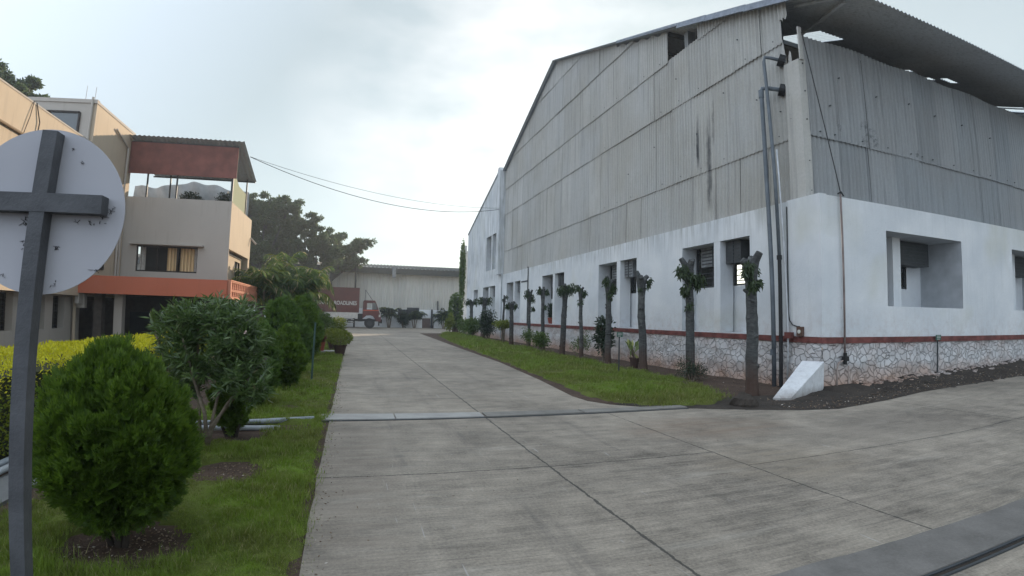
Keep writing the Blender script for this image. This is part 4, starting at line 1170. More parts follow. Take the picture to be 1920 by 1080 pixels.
# ---------------------------------------------------------------- far shed at the end of the road
fs = thing("factory_shed", (6, 62, 0), "long low shed of pale ribbed sheets with a dark roof edge at the far end", "shed")
M['ribbed'] = m_sheet("pale_ribbed_sheet", (0.56, 0.565, 0.54), (0.66, 0.66, 0.62), False, (0.58, 0.54, 0.46))
b = MB(); x = -30; pr = None; k = 0
while x < 24:
    d = (0, 0, .05, .05)[k % 4]; b.tone = random.random() if k % 20 == 0 else b.tone
    p = ((x, 62-d, 2.15), (x, 62-d, 6.6))
    if pr: b.face(pr[0], p[0], p[1], pr[1])
    pr = p; x += (.14, .04, .08, .04)[k % 4]; k += 1
b.build("cladding", M['ribbed'], fs)
M['lowwall'] = simple("pale_painted_wall", (0.74, 0.77, 0.80), .8, .08, 1.5)
b = MB(); b.box(-30, 61.85, -.9, 7.9, 62.3, 2.15); b.box(9.3, 61.85, -.9, 24, 62.3, 2.15); b.box(7.9, 61.9, 1.2, 9.3, 62.3, 2.15); b.build("lower_wall", M['lowwall'], fs)
b = MB(); b.box(7.9, 61.95, 0, 8.85, 62.05, 1.12); b.build("door", simple("brown_door", (.16, .12, .11), .7), fs)
b = MB(); b.box(8.9, 61.55, 0, 9.08, 61.8, 2.2); b.build("door_post", M['dksteel'], fs)
b = MB(); x = -30; pr = None
while x < 24:
    c_ = .06*math.cos(2*math.pi*x/.45); p = ((x, 61.0, 6.82+c_), (x, 75, 8.4+c_))
    if pr: b.face(pr[0], p[0], p[1], pr[1])
    pr = p; x += .09
b.tone = .1; b.box(-30, 61.02, 6.12, 24, 61.08, 6.78)
b.build("roof", simple("dark_roof_edge", (.05, .055, .053), .8, .2), fs)
b = MB(); b.box(24, 62, -.5, 24.2, 80, 7); b.box(-30, 62.3, -1, -29.8, 80, 7); b.box(-30, 79.8, -1, 24.2, 80, 8.6); b.build("end_wall", M['ribbed'], fs)
for x0, x1, z0, z1 in ((5.1, 6.2, 1.35, 2.12), (6.1, 7.5, 1.0, 2.35), (10.6, 12.15, .75, 2.1)):
    b = MB(); b.box(x0, 61.78, z0, x1, 61.84, z1); b.build("dark_window", M['dksteel'], fs)
b = MB(); b.box(4.2, 60.6, 5.7, 4.6, 61.3, 6.9); b.build("roof_vent", M['cooler'], fs)
b = MB(); b.tube([(9.7, 61.7, 2.1), (9.66, 61.7, 3.2)], .08, 8); b.build("stub_pipe", M['dksteel'], fs)
t = thing("light_pole", (.1, 60.6, 0), "slim dark pole standing in front of the far shed behind the truck", "pole")
b = MB(); b.tube([(.15, 60.2, 0), (.15, 60.2, 7.6)], .10, 8); b.build("pole", M['dksteel'], t)
b = MB(); b.tube([(.15, 60.2, 7.5), (.5, 60.2, 7.75)], .05, 6); b.build("lamp_arm", M['dksteel'], t)

# ---------------------------------------------------------------- the truck
tr = thing("truck", (-1.5, 57.2, 0), "red lorry with a white-lettered box body parked across the end of the road", "truck")
M['tred'] = simple("faded_red_truck_paint", (0.095, 0.020, 0.017), .45, .25, 1.5, spec=.5)
M['tbody'] = simple("dull_red_box_body", (0.105, 0.028, 0.025), .6, .2, 1.5)
M['twhite'] = simple("chalky_white_paint", (0.52, 0.50, 0.47), .6, .2, 3)
Y0, Y1 = 56.0, 58.3
b = MB(); b.box(-8.6, Y0, 1.60, .45, Y1, 4.1)
for x in np.arange(-8.5, .4, .55): b.box(x, Y0-.035, 1.62, x+.06, Y0, 4.08)
b.build("box_body", M['tbody'], tr)
b = MB(); b.box(-8.6, Y0-.04, 1.02, .47, Y1+.04, 1.60); b.build("side_board", M['twhite'], tr)
b = MB(); b.box(.452, Y0, 1.6, .60, Y1, 4.16); b.box(-8.6, Y0-.05, 4.08, .5, Y1, 4.16); b.build("body_frame", M['tred'], tr)
b = MB(); b.box(-8.5, Y0+.5, .72, 2.4, Y0+.62, .95); b.box(-8.5, Y1-.62, .72, 2.4, Y1-.5, .95); b.box(.5, Y0+.4, .7, 1.0, Y1-.4, 1.5); b.build("chassis", M['black'], tr)
b = MB()
for z in (.55, .82): b.box(-3.6, Y0+.02, z, .1, Y0+.06, z+.10)
for x in (-3.4, -1.2, 0): b.box(x, Y0+.06, .5, x+.06, Y0+.12, 1.02)
b.build("side_guard", M['dksteel'], tr)
b = MB()
for z in (.56, .83):
    for x in np.arange(-3.3, .1, .62):
        b = MB(); b.box(x, Y0+.01, z+.015, x+.32, Y0+.018, z+.085); b.build("guard_mark", M['twhite'], tr)
b = MB(); b.box(-2.9, Y0+.12, .18, -2.1, Y0+.6, .62); b.build("fuel_tank", M['cooler'], tr)
cab = [(.98, .70), (1.0, 2.80), (1.10, 2.90), (2.15, 2.90), (2.30, 2.80), (2.74, 1.55), (2.86, 1.25), (2.86, .72), (2.30, .72), (2.30, .95), (2.12, 1.20), (1.80, 1.32), (1.35, 1.28), (1.10, 1.05), (1.05, .70)]
b = MB()
side = [(x, z) for x, z in cab]
# cab side with a real window opening: build as strips
wx0, wx1a, wx1b, wz0, wz1 = 1.38, 2.26, 2.46, 1.96, 2.66
for yy, flip in ((Y0+.02, False), (Y1-.02, True)):
    P = lambda x, z: (x, yy, z)
    for q in ([(.98, 1.02), (1.02, 2.8), (wx0, wz1), (wx0, wz0)], [(1.02, 2.8), (1.1, 2.9), (2.15, 2.9), (2.26, 2.80), (wx1a, wz1), (wx0, wz1)],
              [(wx1a, wz1), (2.26, 2.80), (2.62, wz0), (wx1b, wz0)], [(.98, 1.02), (wx0, wz0), (wx1b, wz0), (2.62, wz0), (2.76, 1.5), (2.86, 1.25), (2.30, 1.0), (2.12, 1.25), (1.80, 1.36), (1.35, 1.32), (1.10, 1.10)],
              [(2.30, 1.0), (2.86, 1.25), (2.86, .74), (2.32, .74)]):
        b.face(*[P(*v) for v in (q if flip else q[::-1])])
outl = [(.98, 1.02), (1.02, 2.8), (1.1, 2.9), (2.15, 2.9), (2.26, 2.80)]
for i in range(len(outl)-1):
    (x0, z0), (x1, z1) = outl[i], outl[i+1]; b.face((x0, Y0+.02, z0), (x1, Y0+.02, z1), (x1, Y1-.02, z1), (x0, Y1-.02, z0))
outl = [(2.62, 1.96), (2.76, 1.5), (2.86, 1.25), (2.86, .74), (2.32, .74)]
for i in range(len(outl)-1):
    (x0, z0), (x1, z1) = outl[i], outl[i+1]; b.face((x0, Y0+.02, z0), (x1, Y0+.02, z1), (x1, Y1-.02, z1), (x0, Y1-.02, z0))
cabo = b.build("cab", M['tred'], tr)
g = MB(); g.face((2.26, Y0+.1, 2.78), (2.26, Y1-.1, 2.78), (2.62, Y1-.1, 1.97), (2.62, Y0+.1, 1.97)); g.build("windscreen", M['glassg'], cabo)
g = MB(); g.face((wx0+.55, Y0+.04, wz0), (wx1b, Y0+.04, wz0), (wx1a, Y0+.04, wz1), (wx0+.55, Y0+.04, wz1)); g.build("side_window", M['glass'], cabo)
g = MB(); g.box(1.0, Y0+.012, 1.84, 2.62, Y0+.018, 1.90); g.build("orange_stripe", simple("orange_stripe", (.65, .12, .05), .5), cabo)
g = MB(); g.box(2.2, Y0+.2, 2.9, 2.34, Y1-.2, 3.0); g.build("roof_board", M['twhite'], cabo)
g = MB(); g.bar((2.30, Y0-.02, 2.85), (2.80, Y0-.02, 1.45), .06); g.build("grab_rail", M['twhite'], cabo)
g = MB(); g.box(2.62, Y0-.0, 1.2, 2.80, Y0+.02, 1.45); g.build("headlight", M['twhite'], cabo)
g = MB(); g.tube([(1.18, Y0+.15, 2.9), (1.2, Y0+.15, 4.0)], .03, 6); g.tube([(1.22, Y0+.15, 3.95), (1.95, Y0+.15, 2.92)], .025, 6); g.build("aerial", M['dksteel'], cabo)
g = MB(); g.box(2.80, Y0+.1, .55, 2.98, Y1-.1, .95); g.box(2.6, Y0+.05, .3, 2.72, Y0+.4, .75); g.build("bumper", M['black'], tr)
for x in (1.72, -5.6, -6.9):
    for yy, s_ in ((Y0+.18, 1), (Y1-.18, -1)):
        if x < -4 and s_ < 0: continue
        w = MB(); w.tube([(x, yy-.14, .52), (x, yy+.14, .52)], .52, 24); wo_ = w.build("wheel", M['black'], tr)
        w = MB(); w.tube([(x, yy-.15, .52), (x, yy-.142, .52)], .26, 16); w.build("rim", M['dksteel'], wo_)
def text(s, name, loc, size, rot, mat, parent=None, bold=.0, sx=1.0, ext=.01):
    cu = bpy.data.curves.new(name, 'FONT'); cu.body = s; cu.size = size; cu.extrude = ext; cu.offset = bold
    o = bpy.data.objects.new(name, cu); COL.objects.link(o)
    dg = bpy.context.evaluated_depsgraph_get(); me = bpy.data.meshes.new_from_object(o.evaluated_get(dg))
    bpy.data.objects.remove(o)
    me.transform(Matrix.Translation(loc) @ Matrix.Rotation(rot[2], 4, 'Z') @ Matrix.Rotation(rot[0], 4, 'X') @ Matrix.Diagonal((sx, 1, 1, 1)))
    me.materials.clear(); me.materials.append(mat)
    return link(name, me, parent)
text("ROADLINES", "lettering", (-1.95, Y0-.05, 2.38), .54, (math.pi/2, 0, 0), M['twhite'], tr, .016, .80)
text("IL SIDDHNATH", "lettering", (-5.05, Y0-.05, 2.38), .54, (math.pi/2, 0, 0), M['twhite'], tr, .016, .80)

# ---------------------------------------------------------------- overhead wires
def wire(name, a, c, sag, label, r=.014):
    pts = []
    for k in range(33):
        s_ = k/32; p = Vector(a).lerp(Vector(c), s_); p.z -= 4*sag*s_*(1-s_); pts.append(p)
    b = MB(); b.tube(pts, r, 5); o = b.build(name, M['dksteel'], None, a); tag(o, label, "wire", "overhead wires")
wire("overhead_wire", (-4.95, 25.0, 8.45), (9.27, 33.9, 8.75), 1.05, "lower, more sagging wire strung from the terrace roof to the white annex", .016)
wire("overhead_wire", (-4.95, 25.2, 8.50), (9.27, 34.0, 8.85), .62, "upper, tauter wire strung from the terrace roof to the white annex", .010)

# ---------------------------------------------------------------- the sign seen from behind
sg = thing("traffic_sign", (-1.09, 1.92, 0), "round sign seen from its unpainted white back on a grey square post, left foreground", "sign")
M['signpost'] = simple("dark_grey_painted_post", (0.085, 0.088, 0.098), .6, .25, 9, bump=.002, bscale=80)
M['signwhite'] = simple("dull_white_sign_back", (0.43, 0.43, 0.47), .55, .06, 2)
b = MB(); b.bar((-1.152, 1.90, -.1), (-1.048, 1.90, 2.075), .052, .052, (0, 1, 0)); b.build("post", M['signpost'], sg)
b = MB(); b.box(-1.37, 1.872, 1.80, -.845, 1.925, 1.862); b.build("crossbar", M['signpost'], sg)
b = MB(); n = 72; cx, cz, R_, yy = -1.072, 1.812, .283, 1.93
ring = [(cx+R_*math.cos(2*math.pi*k/n), cz+R_*math.sin(2*math.pi*k/n)) for k in range(n)]
b.prism(ring, 1, yy, yy+.004); b.build("disc", M['signwhite'], sg)
b = MB()
def flake(x, z, s_, k=7):
    for i in range(k):
        an = random.uniform(0, 6.28); x0 = x+random.gauss(0, s_*.5); z0 = z+random.gauss(0, s_*.5); l_ = s_*random.uniform(.4, 1.5)
        b.bar((x0, yy-.002, z0), (x0+l_*math.cos(an), yy-.003, z0+l_*math.sin(an)), .0022, .001)
for x, z, s_, k in ((-1.13, 1.775, .012, 10), (-.862, 1.79, .014, 8), (-.84, 1.83, .014, 10), (-1.12, 1.70, .014, 9), (-1.008, 1.69, .012, 8), (-.90, 1.775, .012, 5), (-.95, 1.775, .01, 4), (-.945, 1.98, .009, 3), (-.985, 2.03, .006, 3), (-.87, 1.62, .012, 6), (-1.01, 1.57, .008, 5), (-1.19, 1.59, .008, 4)): flake(x, z, s_, k)
tag(b.build("peeling_flecks", M['black'], sg), kind='stuff')
# the two plant-name boards and the slim stake
M['green'] = simple("green_enamel", (.02, .10, .07), .5)
def board(x, y, z, w, label, rot=0):
    t = thing("name_board", (x, y, 0), label, "sign", "plant name boards")
    b = MB(); b.bar((x, y, -.1), (x, y, z), .028, .028); b.build("stake", M['dksteel'], t)
    b = MB(); b.bar((x-w/2, y-.025+rot*w/2, z+.02), (x+w/2, y-.025-rot*w/2, z+.02), .012, .13); b.build("board", M['green'], t)
    b = MB()
    for k, (a0, a1) in enumerate(((-.38, .30), (-.40, .36), (-.36, .18))):
        zz = z+.055-k*.038; b.bar((x+a0*w, y-.034-rot*a0*w, zz), (x+a1*w, y-.034-rot*a1*w, zz), .006, .016)
    b.build("lettering", M['twhite'], t)
board(6.80, 12.5, 1.08, .17, "small green name board on a stake in the grass before the bare trunks")
board(13.75, 8.32, 1.13, .22, "small green name board on a stake against the stone plinth of the side wall")
t = thing("stake", (-.84, 12.0, 0), "slim green stake standing alone on the lawn beside the road", "stake")
b = MB(); b.tube([(-.85, 12.05, 0), (-.80, 12.05, 1.28)], .022, 8); b.build("rod", simple("green_painted_rod", (.035, .075, .065), .5), t)
# pipes lying in the trench beside the lawn
t = thing("trench_pipe", (-2, 7, 0), "pale plastic pipe lying nearest in the shallow trench across the lawn", "pipe", "pipes in the trench")
b = MB(); b.tube([(-2.98, 2.0, .06), (-3.02, 4.6, .06), (-3.03, 6.0, .06), (-2.85, 6.75, .05), (-2.3, 6.98, .04), (-1.6, 7.02, .035), (-.9, 7.2, .0)], .032, 8); b.build("pipe", simple("pale_pvc", (.40, .42, .45), .45), t, smooth=True)
t = thing("trench_pipe", (-2, 7.2, 0), "darker grey pipe lying farther back in the shallow trench across the lawn", "pipe", "pipes in the trench")
b = MB(); b.tube([(-3.10, 2.0, .07), (-3.13, 4.6, .07), (-3.12, 6.4, .07), (-2.8, 7.05, .05), (-2.0, 7.22, .05), (-1.2, 7.38, .045), (-.5, 7.66, .03)], .036, 8); b.build("pipe", simple("grey_pvc", (.30, .33, .37), .45), t, smooth=True)

# ---------------------------------------------------------------- plants
LM = {
 'thuja': leafmat("thuja_sprays", (0.036, 0.080, 0.009), (0.125, 0.205, 0.020), .55, .3, scale=6),
 'thuja2': leafmat("young_thuja_sprays", (0.045, 0.10, 0.018), (0.12, 0.20, 0.035), .55, .22, scale=5),
 'oleander': leafmat("oleander_leaves", (0.040, 0.085, 0.024), (0.14, 0.21, 0.060), .30, .22, (0.30, 0.27, 0.18), .985, 4, spec=.6),
 'gold': leafmat("golden_hedge_leaves", (0.42, 0.41, 0.012), (0.82, 0.76, 0.03), .5, .3, scale=3),
 'goldlow': leafmat("green_hedge_leaves", (0.09, 0.15, 0.018), (0.30, 0.33, 0.03), .5, .3, scale=5),
 'dark': leafmat("dark_shrub_leaves", (0.012, 0.028, 0.012), (0.035, 0.06, 0.022), .35, .15, scale=4, spec=.55),
 'mid': leafmat("mid_green_shrub_leaves", (0.045, 0.09, 0.018), (0.13, 0.19, 0.04), .45, .25, scale=4),
 'lime': leafmat("yellow_green_shrub_leaves", (0.08, 0.12, 0.015), (0.22, 0.25, 0.04), .45, .3, scale=4),
 'tree': leafmat("tree_leaves", (0.035, 0.062, 0.030), (0.085, 0.125, 0.055), .55, .4, scale=.5),
 'palm': leafmat("palm_leaflets", (0.05, 0.095, 0.028), (0.14, 0.21, 0.065), .4, .35, (0.46, 0.34, 0.22), .88, 1.2),
 'palmfar': leafmat("dark_palm_leaflets", (0.014, 0.03, 0.02), (0.035, 0.055, 0.03), .5, .15, scale=1),
 'sprout': leafmat("mango_like_leaves", (0.022, 0.045, 0.016), (0.07, 0.10, 0.035), .45, .2, scale=6),
 'dumb': leafmat("broad_variegated_leaves", (0.10, 0.17, 0.03), (0.28, 0.34, 0.12), .4, .3, (0.42, 0.42, 0.16), .8, 8),
 'red': leafmat("dull_red_leaves", (0.07, 0.02, 0.015), (0.14, 0.05, 0.03), .5, .2),
}
def m_bark(name, c1, c2, ring=True):
    a = N(name); x, y, z = a.xyz()
    v = a.noise(1, 6, .7, a.scale(9, 9, 22), .4)
    big = a.noise(3, 4, .6)
    col = a.mix(a.map(v, .3, .7), c1, c2)
    low = a.math('MULTIPLY', a.map(a.math('ADD', z, a.math('MULTIPLY', a.noise(3, 3), .5)), 1.05, .55), .8, clamp=True)
    if ring: col = a.mix(a.math('MAXIMUM', low, 0.0), col, (0.085, 0.05, 0.036))
    col = a.mix(a.math('MULTIPLY', a.map(big, .55, .7), .5, clamp=True), col, tuple(q*1.7 for q in c2))
    return a.fin(col, .9, a.bump(v, .012), spec=.2)
M['bark'] = m_bark("ringed_grey_bark", (0.026, 0.028, 0.030), (0.115, 0.118, 0.115))
M['darkstem'] = simple('dark_conifer_stem', (.045, .035, .028), .9, .3)
M['bark2'] = m_bark("brown_stem_bark", (0.10, 0.08, 0.06), (0.22, 0.18, 0.14), False)
M['pot'] = simple("dark_clay_pot", (0.06, 0.035, 0.028), .8, .25)
M['potred'] = simple("red_clay_pot", (0.28, 0.07, 0.045), .75, .2)
UP = np.array([0, 0, 1.0])

def conifer(x, y, r, h, z0, label, mat, lumps=300, per=26, spray=.055, group=None, name="clipped_conifer", stem=True, lean=0.0, shape=1.0, trunk_w=.05):
    t = thing(name, (x, y, 0), label, "conifer", group)
    cz = z0 + (h-z0)*.46
    def R(u):   # u: unit direction -> radius on an egg with a lumpy outline
        k = 1 + .07*np.sin(u[:, 0]*5+x*9) * np.cos(u[:, 1]*4+u[:, 2]*3)
        return k
    g = norm(rng.normal(size=(lumps, 3)))
    hz = np.where(g[:, 2] > 0, (h-cz), (cz-z0))
    taper = np.where(g[:, 2] > 0, 1 - .26*shape*g[:, 2], 1.0 - .30*np.abs(g[:, 2])**1.5)
    C = np.stack([x+g[:, 0]*r*taper, y+g[:, 1]*r*taper, cz+g[:, 2]*hz], 1)
    C = np.array([x, y, cz]) + (C-np.array([x, y, cz]))*(R(g)*rng.uniform(.74, .97, lumps))[:, None]
    out = norm(C-np.array([x, y, cz*0.75]))
    Vs = []; Fs = []; base = 0
    n = lumps*per
    ci = np.repeat(np.arange(lumps), per)
    lr = r*.17
    d = norm(rng.normal(size=(n, 3)) + out[ci]*1.1)
    P = C[ci] + d*(lr*(1+.25*rng.normal(size=lumps)))[ci][:, None]*rng.uniform(.25, 1.0, n)[:, None]*np.array([1, 1, 1.2])
    D = norm(out[ci]*.55 + d*.55 + UP*.75 + rng.normal(size=(n, 3))*.25)
    S = norm(np.cross(D, norm(rng.normal(size=(n, 3)))))
    for a_, l_ in ((-.75, .62), (-.38, .88), (0, 1.0), (.38, .88), (.75, .62)):
        D2 = norm(D*math.cos(a_) + S*math.sin(a_))
        L = spray*l_*rng.uniform(.7, 1.3, n); Wd = spray*.19
        N2 = norm(np.cross(D2, S+D*.001+1e-6)); Sd = norm(np.cross(D2, N2))
        b0 = P + D2*(L*.15)[:, None]; tip = P + D2*L[:, None]; mid = P + D2*(L*.6)[:, None]
        V = np.stack([b0, mid+Sd*Wd/2, tip, mid-Sd*Wd/2], 1).reshape(-1, 3)
        i = np.arange(n)*4
        Vs.append(V); Fs.append(np.stack([i, i+1, i+2, i+3], 1)+base); base += len(V)
    # leafy inner mass so that the crown is not see-through
    k = 700; u = norm(rng.normal(size=(k, 3))); hz = np.where(u[:, 2] > 0, (h-cz), (cz-z0))
    Pi = np.array([x, y, cz]) + np.stack([u[:, 0]*r, u[:, 1]*r, u[:, 2]*hz], 1)*rng.uniform(.45, .74, k)[:, None]
    Dn = norm(rng.normal(size=(k, 3))+u*.3); V, F3 = leaf_arrays(Pi, Dn, r*.34, r*.30, .2)
    tri_V = np.concatenate(Vs); quad_F = np.concatenate(Fs)
    F3q = np.concatenate([quad_F[:, [0, 1, 2]], quad_F[:, [0, 2, 3]], F3+len(tri_V)])
    tri_mesh("foliage", np.concatenate([tri_V, V]), F3q, mat, t)
    if stem:
        b = MB()
        b.tube([(x, y, -.05), (x+.02, y, z0+.15), (x, y+.01, cz)], [trunk_w*1.2, trunk_w, trunk_w*.6], 7)
        b.tube([(x-.05, y+.02, -.05), (x-.13, y, z0+.12), (x-.2, y+.01, cz)], [trunk_w*.8, trunk_w*.6, trunk_w*.4], 6)
        b.tube([(x+.04, y-.02, -.05), (x+.09, y-.05, z0+.12), (x+.2, y-.06, cz)], [trunk_w*.8, trunk_w*.6, trunk_w*.4], 6)
        b.build("stem", M['darkstem'], t)
    return t
conifer(-1.46, 3.58, .475, 1.225, .13, "big round bottle-green conifer bush in the left foreground, beside the sign post", LM['thuja'], 430, 62, .056, trunk_w=.028)
conifer(-1.40, 6.75, .24, 1.15, .02, "narrow dark conifer rising behind the stems of the oleander", LM['thuja'], 160, 26, .06, "row of conifers along the lawn", trunk_w=.03)
conifer(-1.42, 8.75, .32, 1.32, .10, "second small conifer of the row, just behind the oleander's right edge", LM['thuja2'], 220, 26, .065, "row of conifers along the lawn", trunk_w=.03)
conifer(-1.22, 10.7, .38, 1.22, .10, "pointed conifer on a short stem at the middle of the row along the lawn", LM['thuja'], 220, 26, .07, "row of conifers along the lawn", shape=2.2, trunk_w=.03)
conifer(-1.62, 13.3, .62, 1.78, .05, "tall broad conifer shrub behind the pointed one on the lawn edge", LM['thuja2'], 330, 26, .09, "row of conifers along the lawn", trunk_w=.03)
conifer(-1.50, 16.3, .60, 1.88, .02, "tall broad conifer shrub next to the slim green stake", LM['thuja'], 300, 24, .10, "row of conifers along the lawn", trunk_w=.03)
conifer(-1.62, 19.0, .62, 2.0, .02, "farthest tall conifer shrub of the lawn edge, nearest the concrete kerb", LM['thuja2'], 260, 22, .11, "row of conifers along the lawn", trunk_w=.03)

# oleander: whorls of lance leaves on leaning stems
def oleander():
    ox, oy = -1.53, 6.05
    t = thing("oleander_shrub", (ox, oy, 0), "loose oleander with slender pointed leaves and bare leaning stems behind the round conifer", "shrub")
    b = MB(); tips = []
    stems = [((ox, oy, -.02), (ox+.06, oy+.02, .22), (ox+.22, oy, .5), (ox+.48, oy-.02, .82)), ((ox, oy, -.02), (ox+.05, oy, .25), (ox+.33, oy+.05, .62), (ox+.62, oy, 1.0)),
             ((ox, oy, -.02), (ox+.04, oy, .2), (ox+.12, oy+.03, .6), (ox+.25, oy, 1.15)), ((ox-.08, oy+.1, -.02), (ox-.10, oy+.1, .4), (ox-.12, oy+.1, .8), (ox-.1, oy, 1.3)),
             ((ox-.22, oy+.15, -.02), (ox-.26, oy+.1, .4), (ox-.4, oy+.05, .8), (ox-.55, oy, 1.25)), ((ox+.02, oy, -.02), (ox+.0, oy-.05, .4), (ox-.1, oy-.15, .8), (ox-.2, oy-.2, 1.2))]
    for s_ in stems: b.tube(s_, [.026, .02, .016, .010], 6)
    st = b.build("stems", M['bark2'], t, smooth=True)
    Ps = []; Ds = []; Ls = []
    lobes = [((-1.50, 6.1, 1.06), (.56, .45, .34), 190), ((-1.22, 5.95, 1.28), (.36, .35, .32), 110), ((-1.90, 6.15, 1.30), (.36, .35, .20), 70), ((-1.10, 5.95, .80), (.32, .32, .26), 80),
             ((-1.50, 6.05, 1.45), (.46, .35, .18), 80), ((-1.80, 6.15, .80), (.30, .3, .24), 60)]
    for c, r_, n in lobes:
        P, d = pts_in_ellipsoid(n, c, r_, .3)
        for p, dd in zip(P, d):
            ax = dd*.6 + np.array([0, 0, .9]) + rng.normal(size=3)*.25; ax /= np.linalg.norm(ax)
            k = rng.integers(10, 17)
            for q in range(k):
                v = rng.normal(size=3); v -= ax*v.dot(ax); v /= np.linalg.norm(v)
                el = rng.uniform(.05, 1.1)
                Ps.append(p - ax*rng.uniform(0, .10)); Ds.append(v*math.cos(el)+ax*math.sin(el)); Ls.append(rng.uniform(.085, .15))
    for k in range(16):   # upright shoots on top
        p = np.array([rng.uniform(-2.05, -1.0), 6.05+rng.normal()*.15, 0]); p[2] = 1.58 - .5*((p[0]+1.45)/.8)**2 + rng.uniform(-.05, .14)
        for q in range(26):
            h_ = rng.uniform(-.18, .02); an = rng.uniform(0, 6.28); el = rng.uniform(.2, 1.2)
            Ps.append(p+UP*h_); Ds.append(np.array([math.cos(an)*math.cos(el), math.sin(an)*math.cos(el), math.sin(el)])); Ls.append(rng.uniform(.07, .12))
    leaves("leaves", np.array(Ps), np.array(Ds), np.array(Ls), .021, LM['oleander'], t, fold=.25, curl=.05)
    n = 1; P, d = pts_in_ellipsoid(n, (-1.22, 5.8, 1.3), (.3, .2, .25), .8)
    P2 = np.repeat(P, 5, 0); leaves("flowers", P2, norm(rng.normal(size=(n*5, 3))), .028, .02, simple("pale_pink_petals", (.6, .45, .42), .6), t)
oleander()

def shrub(name, x, y, w, h, label, mat, n, L, Wd, z0=.0, lobes=7, stems=5, stemc=None, hollow=.2, curl=.1, cat="shrub", group=None, up=.35, spread=.5, trunk=None, zbase=0.0, seedup=None):
    t = thing(name, (x, y, zbase), label, cat, group)
    P = []; D = []
    for k in range(lobes):
        an = rng.uniform(0, 6.28); rr = w*.5*spread*rng.uniform(.3, 1)
        c = (x+rr*math.cos(an), y+rr*math.sin(an), z0+(h-z0)*rng.uniform(.30, .78))
        r_ = (w*rng.uniform(.22, .34), w*rng.uniform(.22, .34), (h-z0)*rng.uniform(.2, .3))
        p, d = pts_in_ellipsoid(n//lobes, c, r_, hollow); P.append(p); D.append(d)
    P = np.concatenate(P); D = np.concatenate(D)
    P[:, 2] = np.clip(P[:, 2], z0+.02, h)
    leaves("leaves", P, norm(D*.7 + UP*up + rng.normal(size=P.shape)*.5), L*rng.uniform(.6, 1.3, len(P)), Wd, mat, t, curl=curl)
    if stems:
        b = MB()
        for k in range(stems):
            an = rng.uniform(0, 6.28); e = rng.uniform(.1, .3)*w
            b.tube([(x+.02*math.cos(an), y+.02*math.sin(an), zbase-.05), (x+e*.5*math.cos(an), y+e*.5*math.sin(an), (z0+h)*.35), (x+e*math.cos(an), y+e*math.sin(an), h*.75)], [.018*h+.004, .012*h+.003, .006], 5)
        b.build("stems", M['bark2'], t)
    return t

# golden hedge
t = thing("golden_hedge", (-3.9, 8, 0), "long clipped hedge with bright yellow tops in front of the office building", "hedge")
n = 26000
px = -3.22 - rng.uniform(0, 1.15, n); py = rng.uniform(2.6, 13.4, n)
top = .93 + .05*np.array([NZ(a_, b_, 1.4) + .6*NZ(a_, b_, 4) for a_, b_ in zip(px, py)])
face = rng.uniform(0, 1, n) < .40
px = np.where(face, -3.22 - np.abs(rng.normal(size=n))*.06, px)
pz = np.where(face, rng.uniform(.08, .98, n)*top, top - np.abs(rng.normal(size=n))*.05)
bulge = .05*np.array([NZ(b_, c_, 3, 8) for b_, c_ in zip(py, pz)]); px = np.where(face, px+bulge*1.6, px)
D = norm(np.where(face[:, None], np.array([.8, 0, .35]), np.array([0, 0, 1.0])) + rng.normal(size=(n, 3))*.6)
P = np.stack([px, py, pz], 1)
yel = (pz > top*.74 + rng.normal(size=n)*.05)
size = np.where(py < 7, .036, .05)
leaves("yellow_tops", P[yel], D[yel], (size*rng.uniform(.7, 1.3, n))[yel], (size*.55)[yel], LM['gold'], t)
g_ = ~yel; leaves("green_flanks", P[g_], D[g_], (size*rng.uniform(.8, 1.4, n))[g_], (size*.55)[g_], LM['goldlow'], t)
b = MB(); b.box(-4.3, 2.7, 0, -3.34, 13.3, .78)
b.build("dark_core", simple("hedge_core_shade", (.03, .035, .015), .9), t)  # solid dark box painting the shade inside the hedge

